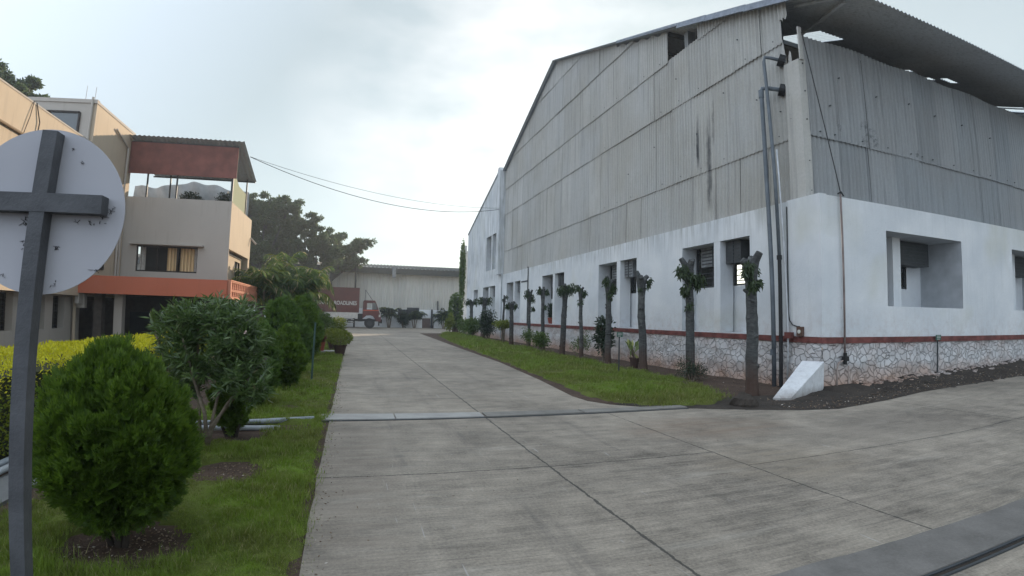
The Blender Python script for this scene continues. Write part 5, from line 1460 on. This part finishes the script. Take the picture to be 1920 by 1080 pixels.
# bare pollarded trunks with a few hanging leaves -----------------------------
def pollard(x, y, h, w, label, ntuft=70, lean=0.0, kinks=None, forks=3, r_t=.24, leafsz=.12, tufts=None):
    lean = lean + random.uniform(-.09, .09); ly = random.uniform(-.08, .08); amp = random.uniform(.012, .035)
    t = thing("pollarded_tree", (x, y, 0), label, "tree", "row of bare pollarded trunks along the wall")
    b = MB(); pts = []; rs = []
    n = 26
    for k in range(n+1):
        s_ = k/n
        pts.append((x + lean*s_ + amp*mn.noise(Vector((x, y, s_*3))), y + ly*s_ + amp*mn.noise(Vector((y, x, s_*4))), -.06 + (h*.93+.06)*s_))
        rr = w/2*(1.12 - .22*s_)*(1 + .025*math.sin(s_*60+x) + .10*mn.noise(Vector((x*3, s_*9, 1))) + .05*mn.noise(Vector((x*7, s_*30, 1))))
        if s_ < .06: rr *= 1.12
        if s_ > .84: rr *= 1 + (s_-.84)*2.6
        rs.append(rr)
    b.tube(pts, rs, 12)
    top = Vector(pts[-1]); ends = []
    for k in range(forks):
        an = 6.28*k/forks + x*3 + y; e = w*(.7+.35*random.random())
        q = top + Vector((math.cos(an)*e, math.sin(an)*e, h*.08*random.uniform(.4, 1.4)))
        b.tube([top-Vector((0, 0, h*.10)), (top+q)/2 - Vector((0, 0, .01)), q], [w*.42, w*.38, w*.30], 8); ends.append(q)
    for k in range(5):      # knots and cut stubs
        i = int(n*random.uniform(.12, .86)); p0 = Vector(pts[i]); an = random.uniform(2.2, 5.4); l_ = rs[i]*random.uniform(1.1, 1.55)
        q = p0 + Vector((math.cos(an)*l_, math.sin(an)*l_, l_*.35)); b.tube([p0, p0.lerp(q, .7), q], [rs[i]*.55, rs[i]*.42, rs[i]*.22], 7)
    b.build("trunk", M['bark'], t)
    P = []; D = []
    for (dx, dy, dz, rad, m_) in (tufts or [(-.16, -.05, -.10, .16, 1), (.14, -.08, -.16, .15, 1), (0, -.14, 0, .16, .8)]):
        k = int(ntuft*m_*.75)
        c = np.array([top.x+dx*.85, top.y+dy, h*.97+dz])
        p = c + norm(rng.normal(size=(k, 3)))*rad*rng.uniform(.1, 1, k)[:, None]*np.array([1, 1, 1.3]); P.append(p)
        D.append(norm(np.array([dx, dy, -.5])*.6 + rng.normal(size=(k, 3))*.5 + np.array([0, 0, -.9])))
    P = np.concatenate(P); D = np.concatenate(D)
    leaves("sprouts", P, D, leafsz*1.15*rng.uniform(.6, 1.3, len(P)), leafsz*.34, LM['sprout'], t, fold=.3)
    return t
pollard(7.85, 8.66, 2.80, .235, "nearest and thickest bare trunk with leafy head, beside the heap of black earth", 190, -.03, r_t=.25, leafsz=.12, tufts=[(-.18, -.12, -.12, .14, 1.2), (.14, -.1, -.40, .10, .4), (-.12, -.15, -.45, .12, .6), (.16, .0, -.1, .06, .2), (-.26, -.1, -.22, .08, .4)])
pollard(8.22, 11.30, 3.00, .215, "bare trunk with a bushy leafy head and a spiky shrub round its foot", 300, -.02, leafsz=.13, tufts=[(-.30, -.1, -.15, .17, 1), (.26, -.1, -.38, .17, .9), (-.22, -.1, -.62, .13, .6), (0, -.15, -.3, .14, .5), (-.1, -.14, -1.0, .1, .15)])
pollard(8.09, 13.40, 2.82, .215, "stout bare trunk with a stubby forked head right of the broad-leaved potted plant", 90, .0, leafsz=.12, tufts=[(.24, -.05, -.16, .12, 1), (.34, -.05, -.05, .06, .4), (-.1, -.1, -.3, .1, .2)])
pollard(8.02, 15.45, 2.88, .185, "bare trunk with a drooping leafy head just left of the green name board", 220, -.05, leafsz=.12, tufts=[(-.16, -.1, -.05, .14, .8), (.10, -.1, -.25, .15, 1), (0, -.1, -.5, .12, .6)])
pollard(7.95, 17.4, 2.72, .135, "slim bare trunk with a ragged head between two leafy shrubs", 150, 0, leafsz=.12, tufts=[(-.14, -.05, 0, .12, .8), (.14, -.05, -.2, .13, 1), (0, 0, -.5, .12, .6)])
pollard(8.12, 19.6, 2.85, .215, "bare trunk with a round leafy mop head in front of the second recess", 230, 0, leafsz=.13, tufts=[(-.25, -.1, -.15, .2, 1), (.25, -.1, -.05, .2, 1), (.0, -.1, -.1, .2, .8)])
pollard(8.25, 22.2, 2.80, .165, "bare trunk with a crown like a split vase, left of the mop-headed one", 150, 0, leafsz=.13, tufts=[(-.2, 0, 0, .12, 1), (.22, 0, -.02, .12, 1), (.1, -.1, -.7, .12, .4)])
pollard(8.40, 24.6, 2.80, .155, "bare trunk with an upright leafy head and a small tuft halfway down", 190, 0, leafsz=.14, tufts=[(-.12, 0, -.05, .2, 1), (.1, 0, -.25, .2, 1), (.22, 0, -.75, .12, .4)])
pollard(8.05, 26.4, 2.26, .225, "short bare trunk with a fringed cup-shaped head", 130, 0, leafsz=.14, tufts=[(-.25, 0, -.08, .16, 1), (.25, 0, -.08, .16, 1)])
pollard(8.95, 31.3, 2.80, .135, "thin bare trunk with a single curled twist at its tip", 40, 0, leafsz=.14, forks=2, tufts=[(.15, 0, .05, .1, 1), (-.05, 0, -.1, .1, 1)])
pollard(8.60, 35.0, 2.75, .30, "forked bare trunk rising out of the round dark shrub near the far end", 170, 0, leafsz=.18, tufts=[(-.3, 0, -.05, .25, 1), (.35, 0, -.05, .28, 1)])
pollard(8.60, 38.6, 2.70, .26, "farthest clear bare trunk with a wide-eared head at the end of the row", 170, .0, leafsz=.18, tufts=[(-.35, 0, -.05, .28, 1), (.3, 0, -.0, .28, 1)])
# leaf-clad trunk at the very end
t = thing("creeper_clad_tree", (9.0, 47.0, 0), "trunk clothed all the way up in green creeper at the far end of the row", "tree")
b = MB(); b.tube([(9.0, 47, -.1), (9.05, 47, 3.2)], [.3, .22], 8); b.build("trunk", M['bark'], t)
P, d = pts_in_ellipsoid(1500, (9.0, 47, 1.9), (.6, .6, 1.75), .5); leaves("creeper", P, norm(d+rng.normal(size=P.shape)*.6-UP*.5), .22, .12, LM['mid'], t)
t = thing("creeper_column", (10.5, 52, 0), "tall column overgrown with creeper sticking up beyond the white annex", "column")
b = MB(); b.box(10.45, 51.7, 0, 10.9, 52.3, 8.6); b.build("column", M['wall'], t)
P, d = pts_in_ellipsoid(2600, (10.50, 51.75, 5.8), (.24, .3, 3.5), .1); leaves("creeper", P, norm(d+rng.normal(size=P.shape)*.6), .18, .12, LM['mid'], t)
b = MB(); b.box(10.9, 51.7, 0, 16, 52.3, 8.05); o = b.build("boundary_wall", M['wall'], None, (13, 52, 0)); tag(o, "sliver of pale wall beyond the annex beside the creeper column", "wall")

# shrubs along the wall ---------------------------------------------------------
g2 = "shrubs along the warehouse wall"
shrub("spiky_shrub", 8.05, 11.0, .85, .62, "small twiggy grey-green shrub at the foot of the bushy-headed trunk", LM['dark'], 1100, .055, .020, .02, group=g2)
shrub("leafy_shrub", 8.50, 16.7, .80, 1.62, "tall dark shrub with glossy broad leaves left of the green name board", LM['dark'], 1300, .13, .065, .15, lobes=11, group=g2)
shrub("leafy_shrub", 8.20, 18.0, .95, 1.15, "airy twiggy shrub behind the slim bare trunk", LM['mid'], 900, .07, .028, .1, hollow=.0, group=g2)
shrub("leafy_shrub", 7.75, 21.0, .95, 1.02, "low leaning green shrub in front of the split-vase trunk", LM['mid'], 1200, .10, .045, .08, group=g2)
shrub("leafy_shrub", 8.0, 23.6, .8, 1.05, "small pale-leaved shrub between the two trunks by the third recess", LM['mid'], 500, .10, .04, .2, hollow=0, group=g2)
shrub("leafy_shrub", 8.25, 28.6, 1.35, 1.35, "yellow-green umbrella-shaped shrub on a few thin stems", LM['lime'], 1900, .11, .055, .72, lobes=9, stems=8, group=g2)
shrub("leafy_shrub", 8.55, 33.2, 1.45, 2.0, "large round dark green shrub near the far end of the turf strip", LM['dark'], 2600, .13, .06, .1, lobes=12, stems=3, spread=.6, group=g2)
shrub("leafy_shrub", 8.50, 37.6, 1.5, 1.45, "bright green shrub spilling forward beyond the round dark one", LM['mid'], 1700, .16, .075, .1, lobes=9, group=g2)
shrub("leafy_shrub", 8.7, 41.5, 1.5, 1.3, "farthest low green shrub where the turf strip ends", LM['mid'], 1400, .17, .08, .05, lobes=8, group=g2)
shrub("yellow_shrub", 8.3, 45.8, 1.0, 1.7, "upright yellow-green shrub at the foot of the creeper-clad trunk", LM['lime'], 900, .18, .08, .1)
def potted(x, y, z, r, h, label, mat, kind, pm, group=None, ph=.3):
    t = thing("potted_plant", (x, y, z), label, "potted plant", group)
    b = MB(); b.lathe((x, y, z), [(r*.62, 0), (r*.95, ph), (r*1.05, ph), (r*1.05, ph*1.1), (r*.9, ph*1.1), (r*.85, ph*.9), (0, ph*.9)], 16); b.build("pot", pm, t, smooth=False)
    if kind == 'broad':
        P = []; D = []; L = []
        b = MB()
        for k in range(13):
            an = rng.uniform(0, 6.28); e = rng.uniform(.02, .10)
            s0 = np.array([x, y, z+ph]); s1 = np.array([x-.10+e*math.cos(an), y+e*math.sin(an), z+ph+rng.uniform(.18, .36)])
            b.tube([s0, (s0+s1)/2+np.array([-.03, 0, 0]), s1], .010, 5); P.append(s1); D.append([math.cos(an)*.55, math.sin(an)*.4, 1.0 if k < 10 else -.8]); L.append(rng.uniform(.26, .36))
        b.build("stalks", M['bark2'], t); leaves("leaves", np.array(P), np.array(D, float), np.array(L), .13, mat, t, fold=.25, curl=.05)
    else:
        n = 520 if kind == 'spiky' else 1100
        if kind == 'spiky':
            P = np.tile(np.array([x, y, z+ph]), (n, 1)) + rng.normal(size=(n, 3))*np.array([r*.3, r*.3, .02]) + UP*rng.uniform(0, h-ph-.15, n)[:, None]
            D = norm(rng.normal(size=(n, 3))*.7 + UP*.9); leaves("leaves", P, D, .17, .03, mat, t)
        else:
            P, d = pts_in_ellipsoid(n, (x, y, z+ph+(h-ph)*.55), (r*1.75, r*1.75, (h-ph)*.5), .5); leaves("leaves", P, norm(d+UP*.5+rng.normal(size=P.shape)*.4), .10, .035, mat, t)
            b = MB()
            for k in range(5): an = k*1.25; b.tube([(x, y, z+ph*.9), (x+r*.7*math.cos(an), y+r*.7*math.sin(an), z+ph+(h-ph)*.5)], .012, 5)
            b.build("stems", M['bark2'], t)
potted(8.35, 14.35, 0, .16, .9, "broad-leaved yellow-green plant in a dark pot against the stone plinth", LM['dumb'], 'broad', M['pot'], ph=.30)
potted(9.80, 25.3, 1.21, .17, 1.1, "dark spiky plant in a red pot standing in the third wall recess", LM['dark'], 'spiky', M['potred'], ph=.28)
potted(-.42, 19.5, 0, .24, .84, "bright yellow-green bushy plant in a dark pot at the corner of the lawn", LM['lime'], 'bushy', M['pot'], ph=.34)
potted(-.75, 22.2, 0, .24, .82, "second yellow-green potted bush just behind the one at the lawn corner", LM['lime'], 'bushy', M['pot'], ph=.34)
potted(-1.15, 20.9, .06, .16, .62, "straggly plant in a dull red pot standing on the concrete kerb", LM['red'], 'spiky', M['potred'], ph=.30)
potted(-1.65, 21.1, .06, .15, .55, "small pot with a thin plant at the shaded end of the concrete kerb", LM['mid'], 'spiky', M['potred'], ph=.26)
# greenery at the far left of the road
shrub("roadside_shrub", -1.5, 26.0, 1.5, 1.6, "light green feathery shrub below the palms beside the lorry", LM['mid'], 1500, .14, .05, .05, lobes=9)
shrub("roadside_shrub", -.9, 31.0, 1.3, 1.35, "low yellow-green shrub just left of the lorry's side guard", LM['lime'], 900, .16, .06, .05)
shrub("roadside_shrub", -2.4, 33.0, 2.2, 1.8, "dark broad shrub in the shade under the palms", LM['dark'], 1500, .16, .07, .05)
shrub("terrace_plant", -8.2, 27.7, 1.6, 7.3, "dark bushy plant on the roofed terrace, the left one", LM['dark'], 1500, .12, .06, 6.0, stems=0, zbase=5.1)
shrub("terrace_plant", -6.4, 27.7, 2.0, 7.22, "dark bushy plant on the roofed terrace, the right and wider one", LM['dark'], 1900, .12, .06, 6.0, stems=0, zbase=5.1)

# palms -----------------------------------------------------------------------
def palm(x, y, label, stems, fl, nf, lw, mat, name="areca_palm", group=None, zb=0.0, lc=26, leaf=.5):
    t = thing(name, (x, y, zb), label, "palm", group)
    b = MB(); Vr = []; P = []; D = []; L = []
    rb = MB()
    for (dx, dy, h, lean) in stems:
        base = Vector((x+dx*.3, y+dy*.3, zb-.1)); top = Vector((x+dx, y+dy, zb+h))
        b.tube([base, base.lerp(top, .5)+Vector((0, 0, .05)), top], [lw*1.2, lw, lw*.8], 7)
        for k in range(nf):
            an = 6.28*(k+random.random()*.6)/nf; el0 = random.uniform(.35, 1.35)
            d = Vector((math.cos(an)*math.cos(el0), math.sin(an)*math.cos(el0), math.sin(el0)))
            p = top.copy(); F_ = fl*random.uniform(.75, 1.15); seg = 9; pts = [p.copy()]
            for s_ in range(seg):
                p = p + d*(F_/seg); d = (d + Vector((0, 0, -.17-.05*s_/seg*3))).normalized(); pts.append(p.copy())
            rb.tube(pts, [.02]+[.016]*(seg-1)+[.006], 4)
            for q in range(lc):
                u = .12 + .88*q/lc; i = min(int(u*seg), seg-1); f = u*seg-i
                pp = pts[i].lerp(pts[i+1], f); dd = (pts[i+1]-pts[i]).normalized(); side = dd.cross(Vector((0, 0, 1))).normalized()
                for s2 in (-1, 1):
                    v = side*s2*.8 + dd*.55 + Vector((0, 0, -.55+random.uniform(-.3, .25)))
                    P.append(pp); D.append(v); L.append(leaf*(1-.5*abs(u-.45))*random.uniform(.7, 1.15))
    b.build("stems", M['bark2'], t); rb.build("frond_ribs", LM['goldlow'], t)
    P = np.array([tuple(p) for p in P]); D = np.array([tuple(p) for p in D])
    leaves("fronds", P, D, np.array(L), leaf*.075+.01, mat, t, fold=.15, curl=.25)
gp = "feathery palms left of the lorry"
palm(-4.3, 27.0, "broad drooping palm beside the office building, left of the other palm", [(-.3, 0, 2.7, 0), (.5, .3, 2.3, 0), (-.7, .3, 2.0, 0), (.1, -.5, 2.5, 0)], 1.9, 11, .06, LM['palm'], group=gp, leaf=.55)
palm(-2.75, 28.2, "drooping palm with dried tan fronds overlapping the lorry's box", [(0, 0, 2.9, 0), (.5, .2, 2.4, 0), (-.5, -.2, 2.3, 0), (.1, .5, 2.0, 0)], 1.8, 12, .06, LM['palm'], group=gp, leaf=.55)
palm(-3.5, 29.2, "taller palm with an upright yellow-green spear behind the two drooping palms", [(0, 0, 3.6, 0), (.4, .2, 3.0, 0)], 1.9, 11, .07, LM['palm'], group=gp, leaf=.55)
gf = "small palms in front of the far shed"
for x, y, h, w, lab in ((4.0, 60.8, 1.7, 1.5, "dark small palm directly in front of the lorry's cab"), (6.9, 60.9, 1.3, 1.5, "small palm covering the brown door of the far shed"), (10.3, 60.9, 1.3, 1.4, "small palm on a short stem before the dark window right of the door post"), (13.0, 60.3, 2.0, 1.9, "large dark palm clump at the right end of the far shed")):
    palm(x, y, lab, [(0, 0, h, 0), (.3, .1, h*.8, 0), (-.3, .1, h*.75, 0)], w, 9, .05, LM['palmfar'], "small_palm", gf, leaf=.45, lc=18)
shrub("dark_shrub", 5.6, 60.9, 1.5, 1.9, "rounded dark shrub before the left dark window of the far shed", LM['dark'], 1500, .2, .1, .02)

# big trees -------------------------------------------------------------------
def big_tree(x, y, zb, trunk_h, blobs, label, mat, leaf=.24, dens=330, tr=.35, name="broad_tree", group=None):
    t = thing(name, (x, y, zb), label, "tree", group)
    b = MB(); P = []; D = []
    root = Vector((x, y, zb)); fork = Vector((x, y, zb+trunk_h))
    b.tube([root-Vector((0, 0, .3)), root.lerp(fork, .5)+Vector((.15, 0, 0)), fork], [tr*1.3, tr, tr*.8], 9)
    for (bx, by, bz, r) in blobs:
        c = Vector((bx, by, bz)); mid = fork.lerp(c, .5)+Vector((0, 0, .3))
        b.tube([fork, mid, c], [tr*.42, tr*.28, tr*.12], 6)
        for k in range(7):
            d = Vector(rng.normal(size=3)).normalized(); e = c + d*r*.8
            b.tube([mid.lerp(c, .5), c.lerp(e, .4), e], [tr*.12, tr*.07, .02], 4)
        # leaf clusters: sub-blobs spread through the volume with gaps between
        ns = max(14, int(22*r))
        for k in range(ns):
            d = rng.normal(size=3); d /= np.linalg.norm(d); sc_ = np.array([bx, by, bz]) + d*r*rng.uniform(.25, 1.08)*np.array([1, 1, .85])
            sr = r*rng.uniform(.12, .27)
            m_ = int(dens*sr*sr*4)
            u = norm(rng.normal(size=(m_, 3))); p = sc_ + u*(sr*rng.uniform(.3, 1.05, m_)[:, None])*np.array([1, 1, .62])
            P.append(p); D.append(norm(u*.6+rng.normal(size=(m_, 3))*.7))
    b.build("trunk", M['bark'], t)
    P = np.concatenate(P); D = np.concatenate(D)
    leaves("crown", P, D, leaf*rng.uniform(.6, 1.3, len(P)), leaf*.55, mat, t, fold=.2)
gt = "tall trees beyond the office building"
big_tree(-8.8, 52, -.8, 4.5, [(-10.5, 52, 9.2, 2.3), (-8.3, 51, 10.4, 2.0), (-6.6, 53, 9.0, 2.1), (-9.0, 52, 7.2, 2.2), (-6.3, 51, 11.0, 1.5), (-11.5, 53, 6.6, 2.2), (-9.9, 51, 11.1, 1.3)], "tallest dark tree standing right behind the office building", LM['tree'], group=gt)
big_tree(-4.2, 54, -.8, 4.0, [(-5.2, 54, 9.9, 1.7), (-3.6, 54, 8.3, 1.8), (-5.4, 53, 7.0, 1.9), (-4.2, 54, 10.6, 1.0), (-2.6, 55, 6.7, 1.7)], "middle tree of the group, lower than the one beside the building", LM['tree'], group=gt)
big_tree(-2.6, 59.8, -.3, 5.2, [(-2.2, 59.8, 9.0, 1.8), (-.3, 59.8, 8.7, 1.4), (.8, 59.8, 9.2, 1.0), (-1.8, 59.8, 7.0, 1.6), (-.1, 59.8, 7.1, 1.0), (1.5, 59.8, 9.4, .6), (.9, 59.8, 7.4, .6)], "thin-crowned tree reaching right over the roof of the far shed", LM['tree'], group=gt, tr=.3)
big_tree(-22.3, 33, -.8, 6, [(-23.2, 33, 14.0, 2.4), (-21.0, 33, 13.4, 1.7), (-24.5, 33, 11.5, 2.5), (-20.0, 33, 12.6, 1.1), (-22.5, 32, 11.0, 2.0)], "tree showing over the cream parapet in the top left corner", LM['tree'])
big_tree(-14.5, 60, -.8, 4, [(-16, 60, 6.5, 2.4), (-13.5, 60, 7.0, 2.4), (-11.5, 60, 6.0, 2.2), (-18.5, 60, 6.0, 2.2)], "low dark tree seen through the roofed terrace", LM['tree'], group=gt)
big_tree(-7.5, 40, -.8, 1.6, [(-8.6, 40, 3.2, 2.0), (-6.4, 41, 3.4, 1.9), (-5.0, 40, 2.2, 1.6)], "shadowy bushy tree filling the gap between the office and the palms", LM['tree'], dens=170)

# litter ----------------------------------------------------------------------
def litter(label, n, fx, L, mat, lift=.015):
    P = np.array([fx() for _ in range(n)]); P[:, 2] += lift
    D = norm(rng.normal(size=(n, 3))*np.array([1, 1, .18]))
    V, F = leaf_arrays(P, D, L*rng.uniform(.4, 1.3, n), L*.4, .2)
    o = tri_mesh("leaf_litter", V, F, mat); tag(o, label, "litter", kind='stuff')
LT = leafmat("dry_litter", (0.10, 0.065, 0.045), (0.34, 0.26, 0.19), .9, .05, (.5, .45, .4), .93)
def fh(h, k=.85):
    cx, cy, rx, ry = h
    def f():
        an = random.uniform(0, 6.28); q = k*math.sqrt(random.random()); return [cx+rx*q*math.cos(an), cy+ry*q*math.sin(an), -.02]
    return f
litter("dry leaves in the soil pit round the big conifer", 420, fh(HOLES[0]), .026, LT)
litter("dry leaves in the soil pit under the oleander", 260, fh(HOLES[1]), .03, LT)
def frt():
    x = random.uniform(7.2, 20); y = edge_y(x)+abs(random.gauss(0, .5))+.02; y = min(y, 8.3)
    return [x, y, bed_z(x, y)]
litter("dry leaves and chips of plaster along the foot of the side wall", 1500, frt, .045, LT)
def fr2():
    y = random.uniform(8.6, 30); x = random.uniform(7.6, 9.4); return [x, y, .03]
litter("dry leaves on the bare soil under the trunks", 500, fr2, .06, LT)
def fr3():
    if random.random() < .8: y = random.uniform(2, 12); return [-.27+abs(random.gauss(0, .09)), y, .006]
    return [random.uniform(-.2, 5), random.uniform(2.6, 12), .006]
litter("few dry leaves and straws scattered on the concrete", 420, fr3, .024, LT, .004)
b = MB()
for k in range(150):
    x = 10.5 + random.random()**1.2*8; y = 8.32 - abs(random.gauss(0, .16)); z = bed_z(x, y); r = random.uniform(.02, .06)
    vs_ = [(x+r*random.uniform(.6, 1)*sx, y+r*random.uniform(.6, 1)*sy, z+r*random.uniform(.3, .9)*sz) for sz in (-1, 1) for sx, sy in ((-1, -1), (1, -1), (1, 1), (-1, 1))]
    b.idx(vs_, [(0, 3, 2, 1), (4, 5, 6, 7), (0, 1, 5, 4), (1, 2, 6, 5), (2, 3, 7, 6), (3, 0, 4, 7)])
tag(b.build("stone_chips", M['plinth']), "pale stone chips at the foot of the side wall's plinth", "stones", kind='stuff')

# ---------------------------------------------------------------- haze
hz = MB(); hz.box(-60, -25, -1.9, 75, 95, 20)
HZ = bpy.data.materials.new("haze_air"); HZ.use_nodes = True; ht = HZ.node_tree; ht.nodes.clear()
pv = ht.nodes.new('ShaderNodeVolumePrincipled'); ho = ht.nodes.new('ShaderNodeOutputMaterial')
pv.inputs['Color'].default_value = (0.86, 0.93, 1.0, 1); pv.inputs['Density'].default_value = 0.0016; pv.inputs['Anisotropy'].default_value = 0.45
ht.links.new(pv.outputs[0], ho.inputs['Volume'])
o = hz.build("haze", HZ); tag(o, kind='stuff')
